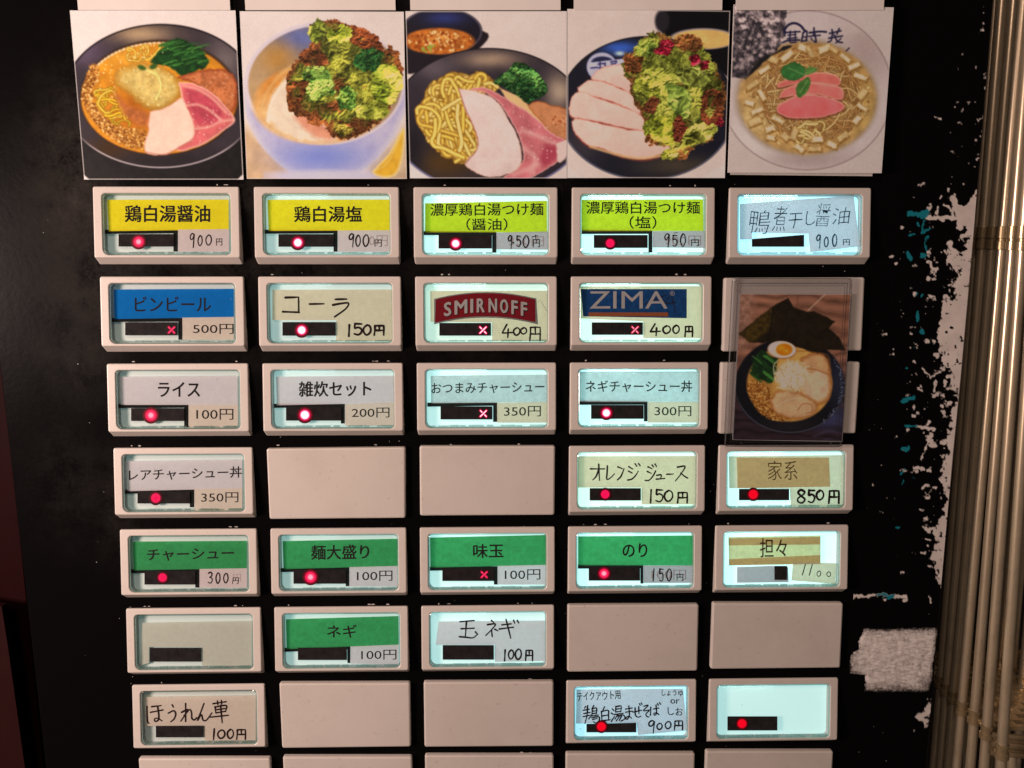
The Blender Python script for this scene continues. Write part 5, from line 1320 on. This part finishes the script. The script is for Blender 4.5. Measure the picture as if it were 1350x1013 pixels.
def front_panel():
    # right edge of the panel in the photo, then the plane is carried on beyond the frame
    le = lambda y: np.interp(y, [-120, 480, 1005, 1150], [-60, 1, 61, 77])
    re = lambda y: np.interp(y, [-120, 0, 300, 500, 600, 780, 1005, 1150], [1319, 1308.5, 1284, 1266, 1256, 1240, 1221, 1209])
    V, F, Cc = [], [], []

    def patch(xs, ys, paint):
        t = np.array([[((1 - s) * le(y) + s * re(y), y) for s in xs] for y in ys])
        P = at(t[..., 0], t[..., 1], PY)
        c = paint(t[..., 0], t[..., 1])
        i0 = len(V); ny, nx = P.shape[:2]
        V.extend(P.reshape(-1, 3).tolist()); Cc.extend(c.reshape(-1, 3).tolist())
        ix = np.arange(i0, i0 + ny * nx).reshape(ny, nx)
        q = np.stack([ix[:-1, :-1], ix[1:, :-1], ix[1:, 1:], ix[:-1, 1:]], -1).reshape(-1, 4)
        # openings behind the keys, where their lamp housings pass through the sheet
        gx, gy = P[..., 0].ravel()[q - i0], P[..., 1].ravel()[q - i0]
        cut = np.zeros(len(q), bool)
        for kx, ky in KEYS:
            cut |= ((gx > kx + .004) & (gx < kx + KW - .004) & (gy > ky + .004) & (gy < ky + BASE_BOT - .03)).all(1)
        F.extend(q[~cut].tolist())

    def dust(X, Y):
        p = Paint(X, Y)
        d = np.zeros(X.shape)
        for cx, cy, rx, ry, a in ((105, 250, 55, 120, 1.0), (120, 370, 60, 70, .8), (150, 330, 60, 60, .5), (140, 180, 50, 60, .4), (110, 460, 50, 60, .45), (160, 660, 40, 70, .35), (330, 355, 200, 25, .35), (330, 240, 30, 60, .4), (540, 240, 30, 70, .35), (740, 245, 26, 60, .25),
                                  (95, 640, 50, 70, .25), (640, 360, 200, 20, .2), (640, 470, 200, 16, .15), (340, 470, 120, 20, .2)):
            d = np.maximum(d, a * np.exp(-(((X - cx) / rx) ** 2 + ((Y - cy) / ry) ** 2)))
        c = np.zeros(X.shape + (3,)); c[..., 0] = d
        return c

    def worn(X, Y):
        c = dust(X, Y)
        p = Paint(X, Y, 5)
        e = re(Y) - X                                  # pixels from the bare edge
        w = np.interp(Y, [235, 262, 275, 300, 330, 350, 380, 420, 445, 470, 500, 530, 545, 570, 600, 622, 660, 700, 745, 765, 800], [0, 6, 36, 26, 24, 34, 18, 22, 30, 24, 14, 20, 8, 12, 18, 10, 5, 14, 9, 4, 0])
        n = p.noise(26, 21, 5) - .5; nf = p.noise(7, 22, 3) - .5
        k = (w * .92 + n * 62 * np.clip(w / 20, .3, 1) + nf * 22 - e - 26 * np.clip(1 - w / 4, 0, 1))
        g = np.clip(k / 1.6, 0, 1)
        # isolated flakes that get rarer away from the edge
        m = p.noise(9, 31, 3); dens = np.interp(e, [0, 30, 70, 130], [.57, .64, .74, .88]) + np.interp(Y, [235, 290, 560, 700, 780], [.14, 0, 0, .08, .22])
        g = np.maximum(g, np.clip((m - dens) * 14, 0, 1))
        holes = p.noise(6, 41, 3); g = g * np.clip(1 - (holes - .70) * 14, 0, 1)
        t = np.zeros_like(g)
        jx = (p.noise(5, 71, 3) - .5) * 5 + (p.noise(14, 73, 2) - .5) * 4; jy = (p.noise(5, 72, 3) - .5) * 5 + (p.noise(14, 74, 2) - .5) * 4
        Pp = lambda ch, pts, w_: ch.__setitem__(slice(None), np.maximum(ch, np.clip(.5 - (seg(X + jx, Y + jy, pts) - w_ * .62 - (p.noise(4, 75, 2) - .5) * 2.2) / 1.1, 0, 1)))
        for pts, w_ in (([(1221, 286), (1262, 288)], 3.5), ([(1221, 285), (1227, 272)], 3), ([(1235, 285), (1237, 274)], 2), ([(1246, 271), (1256, 280), (1255, 286)], 2.5), ([(1258, 262), (1266, 300)], 6),
                        ([(1173, 340), (1176, 339)], 3.5), ([(1180, 349), (1182, 347)], 2.5), ([(1188, 299), (1188, 300)], 2.5), ([(1216, 486), (1226, 498), (1238, 490)], 2), ([(1230, 516), (1232, 508)], 3), ([(1209, 562), (1231, 566)], 3), ([(1222, 560), (1225, 555)], 2),
                        ([(1213, 607), (1225, 583)], 1), ([(1206, 618), (1217, 618)], 3.5), ([(1216, 644), (1224, 640)], 3), ([(1219, 696), (1224, 701)], 2.5), ([(1221, 712), (1226, 712)], 1.8), ([(1216, 728), (1220, 729)], 2), ([(1212, 672), (1215, 674)], 1.6),
                        ([(1121, 789), (1126, 786), (1195, 786), (1195, 791), (1190, 792)], 2.6), ([(1225, 785), (1228, 796)], 2), ([(1188, 755), (1191, 755)], 2), ([(1212, 944), (1224, 938)], 5), ([(1214, 946), (1220, 951)], 4), ([(1222, 935), (1226, 930)], 5),
                        ([(1218, 952), (1220, 956)], 3), ([(1233, 155), (1240, 157)], 1.6), ([(1213, 244), (1218, 242)], 1.6), ([(1240, 262), (1242, 258)], 2), ([(1166, 790), (1168, 791)], 1.5)):
            Pp(g, pts, w_)
        for pts, w_ in (([(1198, 282), (1221, 283)], 4), ([(1214, 284), (1221, 281)], 7), ([(1218, 290), (1215, 306), (1224, 302)], 2), ([(1210, 296), (1211, 298)], 3), ([(1199, 311), (1206, 310)], 2.2), ([(1196, 333), (1202, 341)], 4), ([(1216, 337), (1217, 338)], 5), ([(1207, 390), (1210, 385)], 1.3), ([(1215, 391), (1217, 389)], 1.3),
                        ([(1209, 412), (1209, 421)], 3), ([(1214, 437), (1216, 439)], 4), ([(1188, 528), (1203, 524)], 4), ([(1194, 561), (1209, 562)], 2.5), ([(1190, 593), (1197, 592)], 4.5), ([(1187, 623), (1192, 618)], 1.6), ([(1190, 640), (1190, 632)], 1.2), ([(1180, 696), (1186, 696)], 1.2), ([(1156, 786), (1178, 786), (1172, 790)], 2.8), ([(1222, 312), (1221, 330)], 1.4)):
            Pp(t, pts, w_)
        tn = np.clip((p.noise(9, 55, 3) - .84) * 14, 0, 1) * np.interp(e, [30, 50, 90, 110], [0, 1, 1, 0]) * np.interp(Y, [280, 300, 600, 640], [0, 1, 1, 0])
        t = np.maximum(t, tn)
        c[..., 1] = g; c[..., 2] = t
        return c

    def seg(X, Y, pts):
        d = np.full(X.shape, 1e9)
        for (ax, ay), (bx, by) in zip(pts[:-1], pts[1:]):
            ex, ey = bx - ax, by - ay
            q = np.clip(((X - ax) * ex + (Y - ay) * ey) / (ex * ex + ey * ey + 1e-9), 0, 1)
            d = np.minimum(d, np.hypot(X - ax - q * ex, Y - ay - q * ey))
        return d

    XS = 0.905
    patch(np.linspace(0, XS, 300), np.linspace(-120, 1150, 310), dust)
    patch(np.linspace(XS, 1, 190), np.concatenate([np.linspace(-120, 140, 200)[:-1], np.linspace(140, 830, 780), np.linspace(830, 1150, 220)[1:]]), worn)
    # sides of the board
    n = len(V)
    ys = np.linspace(-120, 1150, 30)
    for fn, s in ((re, 1), (le, -1)):
        i = len(V)
        for y in ys:
            a = at(fn(y), y, PY); V.append(a); V.append(a + np.array([s * .012, 0, .012])); V.append(a + np.array([s * .012, 0, .08 if s > 0 else .45]))
            k = 0.85 if s > 0 and 280 < y < 640 else 0.0
            Cc.extend([[0, k, 0], [0, k, 0], [0, 0, 0]])
        for j in range(len(ys) - 1):
            for h in (0, 1):
                q = (i + 3 * j + h, i + 3 * j + h + 1, i + 3 * j + h + 4, i + 3 * j + h + 3)
                F.append(q if s < 0 else q[::-1])
    me = mesh('front_panel', wv(np.array(V)) - MLOC, F, [panel_material()])
    set_print(me, np.array(Cc))
    return obj('front_panel', me, machine, label='black front panel with flaking white and teal paint at the edge beside the metal rack')


front_panel()
mb = MB()                                       # the steel cabinet behind the front sheet
c_ = [(-.30, -1.4, .09), (5.2, -1.4, .09), (5.1, 4.9, .09), (-.15, 4.9, .09)]
a = mb.pts(c_); b = mb.pts([(x, y, 1.5) for x, y, z in c_]); mb.face(a); mb.bridge(a, b); mb.face(b[::-1])
mb.build('cabinet', [plastic('black_cabinet_paint', (.010, .010, .010), .4, .1)], machine, MLOC)
# small white flecks left at the upper rims of the keys
rnd = random.Random(9)
mb = MB()
for c_ in range(5):
    for r_i in range(8):
        yb = r_i * PDY - 0.012
        for k in range(rnd.choice((0, 0, 1, 2, 4))):
            x = c_ + rnd.choice((0.12, 0.2, 0.66, 0.72, 0.78)) + rnd.uniform(-.05, .06); w = rnd.uniform(.004, .018); h = rnd.uniform(.003, .008)
            pts = [(x + w * math.cos(a) * rnd.uniform(.5, 1), yb + h * math.sin(a) * rnd.uniform(.5, 1), PY - .0008) for a in np.linspace(0, 6.28, 8)[:-1]]
            mb.face(mb.pts(pts))
for k in range(150):
    x = rnd.uniform(-.35, 5.6); y = rnd.uniform(-.3, 4.1); q = rnd.uniform(.0012, .0042)
    mb.face(mb.pts([(x + q * math.cos(a) * rnd.uniform(.4, 1.2), y + q * math.sin(a) * rnd.uniform(.4, 1.2), PY - .0006) for a in np.linspace(0, 6.28, 7)[:-1]]))
o = mb.build('paint_fleck', [plastic('fleck_paint', (0.42, 0.39, 0.37), 0.6)], machine, MLOC)
o['kind'] = 'stuff'; o['label'] = 'tiny white paint flecks scattered over the black panel'

# ------------------------------------------------------------------ torn double-sided tape
TP = [(1138, 828), (1170, 828), (1205, 827.5), (1235, 826), (1236, 831), (1233, 850), (1231, 868), (1229, 876), (1230, 884), (1229, 900), (1226, 912), (1200, 913), (1175, 912.5), (1150, 912), (1139, 911.5),
      (1139, 900), (1140, 889), (1130, 889), (1119, 889), (1119, 878), (1121, 864), (1126, 858), (1131, 856), (1131, 845), (1135, 836)]


def tape():
    m, nt, b, o = new_mat('torn_foam_tape')
    tc = nt.nodes.new('ShaderNodeTexCoord'); mp = nt.nodes.new('ShaderNodeMapping'); mp.inputs['Rotation'].default_value = (0, math.radians(40), 0); mp.inputs['Scale'].default_value = (1.0, 1, 3.5)
    nt.links.new(tc.outputs['Object'], mp.inputs[0])
    n = noise_node(nt, 260, 7, 0.7, mp.outputs[0]); n2 = noise_node(nt, 900, 4, 0.7)
    at_ = nt.nodes.new('ShaderNodeVertexColor'); at_.layer_name = 'print'
    ad = nt.nodes.new('ShaderNodeMath'); ad.operation = 'MULTIPLY_ADD'; nt.links.new(n2.outputs['Fac'], ad.inputs[0]); ad.inputs[1].default_value = .9
    sep = nt.nodes.new('ShaderNodeSeparateColor'); nt.links.new(at_.outputs[0], sep.inputs[0]); nt.links.new(sep.outputs[0], ad.inputs[2])
    r = ramp(nt, ad.outputs[0], [(0.48, (0.03, 0.027, 0.026)), (0.72, (0.38, 0.35, 0.335)), (1.0, (0.74, 0.69, 0.66))])
    r2 = ramp(nt, n.outputs['Fac'], [(0.32, (.60, .59, .58)), (.62, (1.15, 1.15, 1.15))])
    mu = nt.nodes.new('ShaderNodeMixRGB'); mu.blend_type = 'MULTIPLY'; mu.inputs[0].default_value = 1; nt.links.new(r.outputs[0], mu.inputs[1]); nt.links.new(r2.outputs[0], mu.inputs[2])
    nt.links.new(mu.outputs[0], b.inputs['Base Color']); b.inputs['Roughness'].default_value = .95; b.inputs['Specular IOR Level'].default_value = .1
    bp = nt.nodes.new('ShaderNodeBump'); bp.inputs['Strength'].default_value = .45; bp.inputs['Distance'].default_value = .0004
    nt.links.new(n.outputs['Fac'], bp.inputs['Height']); nt.links.new(bp.outputs[0], b.inputs['Normal'])
    P = np.array(TP, float)
    rs = np.random.RandomState(3)
    x0, y0 = P.min(0); x1, y1 = P.max(0)
    nx, ny = 130, 95
    X, Y = np.meshgrid(np.linspace(x0 - 1, x1 + 1, nx), np.linspace(y0 - 1, y1 + 1, ny))
    p = Paint(X, Y)
    d = p.sdf(P, X, Y) + (p.noise(7, 5, 3) - .5) * 3
    ins = d < 0
    h = np.clip(-d / 5, 0, 1) ** .5
    Z = PY - 0.002 - 0.010 * h - 0.008 * (p.noise(9, 8, 4) - .4) * h
    V = np.stack([at(X, Y, PY)[..., 0], at(X, Y, PY)[..., 1], Z], -1)
    up = np.clip((Y - 827) / 13, 0, 1); dn = np.clip((913 - Y) / 16, 0, 1); cn = np.clip(np.hypot(X - 1228, (Y - 905) * 1.2) / 26, 0, 1); lf = np.clip((X - 1118) / 26 + .25, 0, 1)
    body = np.clip(-d / 4, 0, 1) * .35 + .65 * np.minimum(np.minimum(up + .1, dn), np.minimum(cn, lf))
    thin = .74 * body - .16 + .34 * (p.noise(16, 3, 4, X + .6 * Y, Y * 2.2 - .6 * X) - .5) + .2 * (p.noise(5, 4, 3) - .5)
    # top rim and bottom corner are thinner, the panel shows through
    keep = ins[:-1, :-1] & ins[1:, :-1] & ins[1:, 1:] & ins[:-1, 1:]
    ix = np.arange(nx * ny).reshape(ny, nx)
    F = np.stack([ix[:-1, :-1], ix[1:, :-1], ix[1:, 1:], ix[:-1, 1:]], -1)[keep]
    used = np.unique(F); rem = -np.ones(nx * ny, int); rem[used] = np.arange(len(used))
    org = wv(at(1180, 870, PY))
    me = mesh('tape_remnant', wv(V.reshape(-1, 3)[used]) - org, rem[F].tolist(), [m], None, True)
    set_print(me, np.clip(thin.reshape(-1)[used], 0, 1)[:, None].repeat(3, 1))
    obj('tape_remnant', me, None, org, 'torn greyish white fluffy tape remnant stuck on the black panel near the metal rack', 'tape')


tape()

# ------------------------------------------------------------------ metal rack beside the machine
def metal(name, col, rough, scale):
    m, nt, b, o = new_mat(name)
    tc = nt.nodes.new('ShaderNodeTexCoord'); mp = nt.nodes.new('ShaderNodeMapping'); mp.inputs['Scale'].default_value = (1, 1, .35); nt.links.new(tc.outputs['Object'], mp.inputs[0])
    n = noise_node(nt, scale, 6, .65, mp.outputs[0]); c = np.array(col)
    r = ramp(nt, n.outputs['Fac'], [(.25, c * .72), (.5, c), (.75, np.minimum(c * 1.15, 1))]); nt.links.new(r.outputs[0], b.inputs['Base Color'])
    b.inputs['Metallic'].default_value = 0.70
    rr_ = nt.nodes.new('ShaderNodeMapRange'); nt.links.new(n.outputs['Fac'], rr_.inputs[0]); rr_.inputs[3].default_value = rough + .15; rr_.inputs[4].default_value = rough - .05; nt.links.new(rr_.outputs[0], b.inputs['Roughness'])
    return m


M['steel'] = metal('worn_nickel_steel', (0.68, 0.56, 0.39), 0.26, 260)
M['steel_dark'] = metal('dark_collar_steel', (0.46, 0.35, 0.20), 0.24, 260)
M['steel_plate'] = metal('shelf_steel', (0.74, 0.56, 0.32), 0.26, 90)
YS = 3.647                                             # level of the shelf
rack_o = wv(np.array([5.95, YS, 0.15]))
rack = obj('metal_rack', None, loc=rack_o, label='rack of close-set nickel rods and a slotted shelf beside the machine', cat='rack')


def tube(mb, A, B, r, n=20, m=0, rb=None):
    A, B = np.asarray(A, float), np.asarray(B, float); rb = r if rb is None else rb
    ax = (B - A) / np.linalg.norm(B - A); e1 = np.cross(ax, [0, 0, 1.0]); e1 /= np.linalg.norm(e1); e2 = np.cross(ax, e1)
    cs = [(math.cos(t), math.sin(t)) for t in np.linspace(0, 2 * math.pi, n, endpoint=False)]
    a = mb.pts([A + r * (c * e1 + s * e2) for c, s in cs]); b = mb.pts([B + rb * (c * e1 + s * e2) for c, s in cs]); mb.bridge(a, b, m)
    return a, b


def lathe(mb, A, B, prof, n=24, m=0):
    A, B = np.asarray(A, float), np.asarray(B, float); L = B - A; ln = np.linalg.norm(L); ax = L / ln
    e1 = np.cross(ax, [0, 0, 1.0]); e1 /= np.linalg.norm(e1); e2 = np.cross(ax, e1)
    prev = None
    for t, r in prof:
        ring = mb.pts([A + ax * t + r * (math.cos(q) * e1 + math.sin(q) * e2) for q in np.linspace(0, 2 * math.pi, n, endpoint=False)])
        if prev is not None: mb.bridge(prev, ring, m)
        prev = ring


RODS = [(1240.5, 894, 1300), (1248.5, 904, 1308.5), (1257.5, 914, 1323), (1268, 929, 1336), (1285, 941, 1349), (1301, 961, 1361), (1321, 986, 1378)]
RR = 0.033
for i, (fx, fy, tx) in enumerate(RODS):
    foot = lev(fx, fy, YS)
    top = at(tx, 150, foot[2])
    d = (foot - top) / np.linalg.norm(foot - top)
    A = top - d * 1.6
    mid = at(np.interp(310, [150, 900], [tx, fx]), 310, foot[2])
    tm = (mid - A) @ d
    mb = MB(); tube(mb, A, A + d * (tm - .03), RR); tube(mb, A + d * (tm - .03), foot, RR * .96)
    tube(mb, foot, foot + d * 1.6, RR * .96)
    rod = mb.build('rod', [M['steel']], rack, rack_o, True)
    mb = MB()
    lathe(mb, A + d * (tm - .055), foot, [(-.002, RR * 1.02), (0, RR * 1.22), (.075, RR * 1.26), (.078, RR * 1.05), (.095, RR * 1.05), (.098, RR * 1.24), (.15, RR * 1.24), (.153, RR)])
    mb.build('collar', [M['steel_dark']], rod, rack_o, False)
    mb = MB()
    lathe(mb, foot - d * .03, foot + d, [(0, RR), (.004, RR * 1.25), (.022, RR * 1.25), (.026, RR * 1.1), (.06, RR * 1.1), (.064, RR * 1.35), (.10, RR * 1.35), (.104, RR)])
    mb.build('collar', [M['steel_dark']], rod, rack_o, False)
for fx, fy, tx in ((1275, 846, 1278), (1307, 866, 1324), (1318.5, 875, 1337), (1333, 886, 1353), (1349, 900, 1371)):
    foot = lev(fx, fy, YS); top = at(tx, 650, foot[2]); d = (foot - top) / np.linalg.norm(foot - top)
    mb = MB(); tube(mb, foot - d * 4.5, foot, RR); tube(mb, foot, foot + d * 1.5, RR)
    rod = mb.build('rod', [M['steel']], rack, rack_o, True)
    mb = MB(); lathe(mb, foot - d * .05, foot, [(0, RR), (.003, RR * 1.25), (.03, RR * 1.25), (.034, RR)]); mb.build('collar', [M['steel_dark']], rod, rack_o, False)

# slotted shelf plate: strips and cross bars with gaps between them
mb = MB()
P0 = lev(1243, 897, YS); P1 = lev(1301, 961, YS); ez = np.array([0, 0, -1.0]); ex = np.array([1.0, 0, 0])


def bar(x0, x1, z0, z1, y=YS + .02, h=.03):
    c = [(x0, y, z0), (x1, y, z0), (x1, y, z1), (x0, y, z1)]
    a = mb.pts(c); b = mb.pts([(p[0], p[1] + h, p[2]) for p in c]); mb.face(a); mb.bridge(a, b)


for k in range(15):
    z = -0.10 + k * 0.075
    bar(5.93, 7.2, z, z + 0.030)
    if k < 14:
        for q in range(9):
            x = 5.97 + q * 0.14 + (k % 2) * .07
            bar(x, x + .05, z + .030, z + .075, YS + .023, .02)
mb.build('shelf_plate', [M['steel_plate']], rack, rack_o)
mb = MB()
for dy, r in ((0.02, .020), (0.085, .026), (.15, .020)):     # front rail, bowed towards the viewer
    pts = [np.array([5.90 + 1.3 * t, YS + dy, -0.19 - .10 * math.sin(t * 2.6)]) for t in np.linspace(0, 1, 12)]
    for a, b in zip(pts[:-1], pts[1:]): tube(mb, a, b, r, 12)
c = [np.array([5.90 + 1.3 * t, 0, -0.185 - .10 * math.sin(t * 2.6)]) for t in np.linspace(0, 1, 12)]
for a, b in zip(c[:-1], c[1:]):
    q = mb.pts([a + [0, YS + .02, 0], b + [0, YS + .02, 0], b + [0, YS + .15, 0], a + [0, YS + .15, 0]]); mb.face(q)
mb.build('front_rail', [M['steel_dark']], rack, rack_o, False)
for x in (6.05, 6.17, 6.29, 6.41):
    mb = MB(); tube(mb, (x, YS + .15, -.2), (x + .12, YS + 1.5, -.2), RR * .9); mb.build('rod', [M['steel']], rack, rack_o, True)

# ------------------------------------------------------------------ dark red surfaces beside and behind the machine
M['red'] = plastic('dark_red_paint', (0.011, 0.0013, 0.0016), 0.6, 0.15, spec=.04)
M['red2'] = plastic('faded_red_board', (0.018, 0.0050, 0.0048), 0.65, 0.12, 0, 30, spec=.04)
M['wall'] = plastic('dark_wall_paint', (0.020, 0.013, 0.009), 0.6, 0.2)
a = at(-30, 0, 1.1)
mb = MB(); mb.face(mb.pts([(-6, -6, 1.6), (14, -6, 1.6), (14, 10, 1.6), (-6, 10, 1.6)]))
mb.build('wall', [M['wall']], None, loc=(0, 0, 0), kind='structure', label='dark wall behind the machine and the rack')


def board(name, pts_near, z0, z1, mat, label, cat):
    c = [at(x, y, z0) for x, y in pts_near]; org = wv(np.mean(c, 0)); mb = MB()
    a = mb.pts(c); b = mb.pts([q + np.array([0, 0, z1 - z0]) for q in c]); mb.face(a); mb.bridge(a, b); mb.face(b[::-1])
    return mb.build(name, [M[mat]], None, org, loc=org, label=label, cat=cat)


board('partition', [(-120, 380), (-5, 430), (25, 700), (66, 1100), (-120, 1100)], 0.46, 0.9, 'red', 'dark red partition behind the lower corner of the ticket machine', 'partition')
board('board', [(-120, 780), (2, 800), (10, 850), (45, 1100), (-120, 1100)], 0.30, 0.36, 'red2', 'faded red board leaning in front of the dark red partition', 'board')
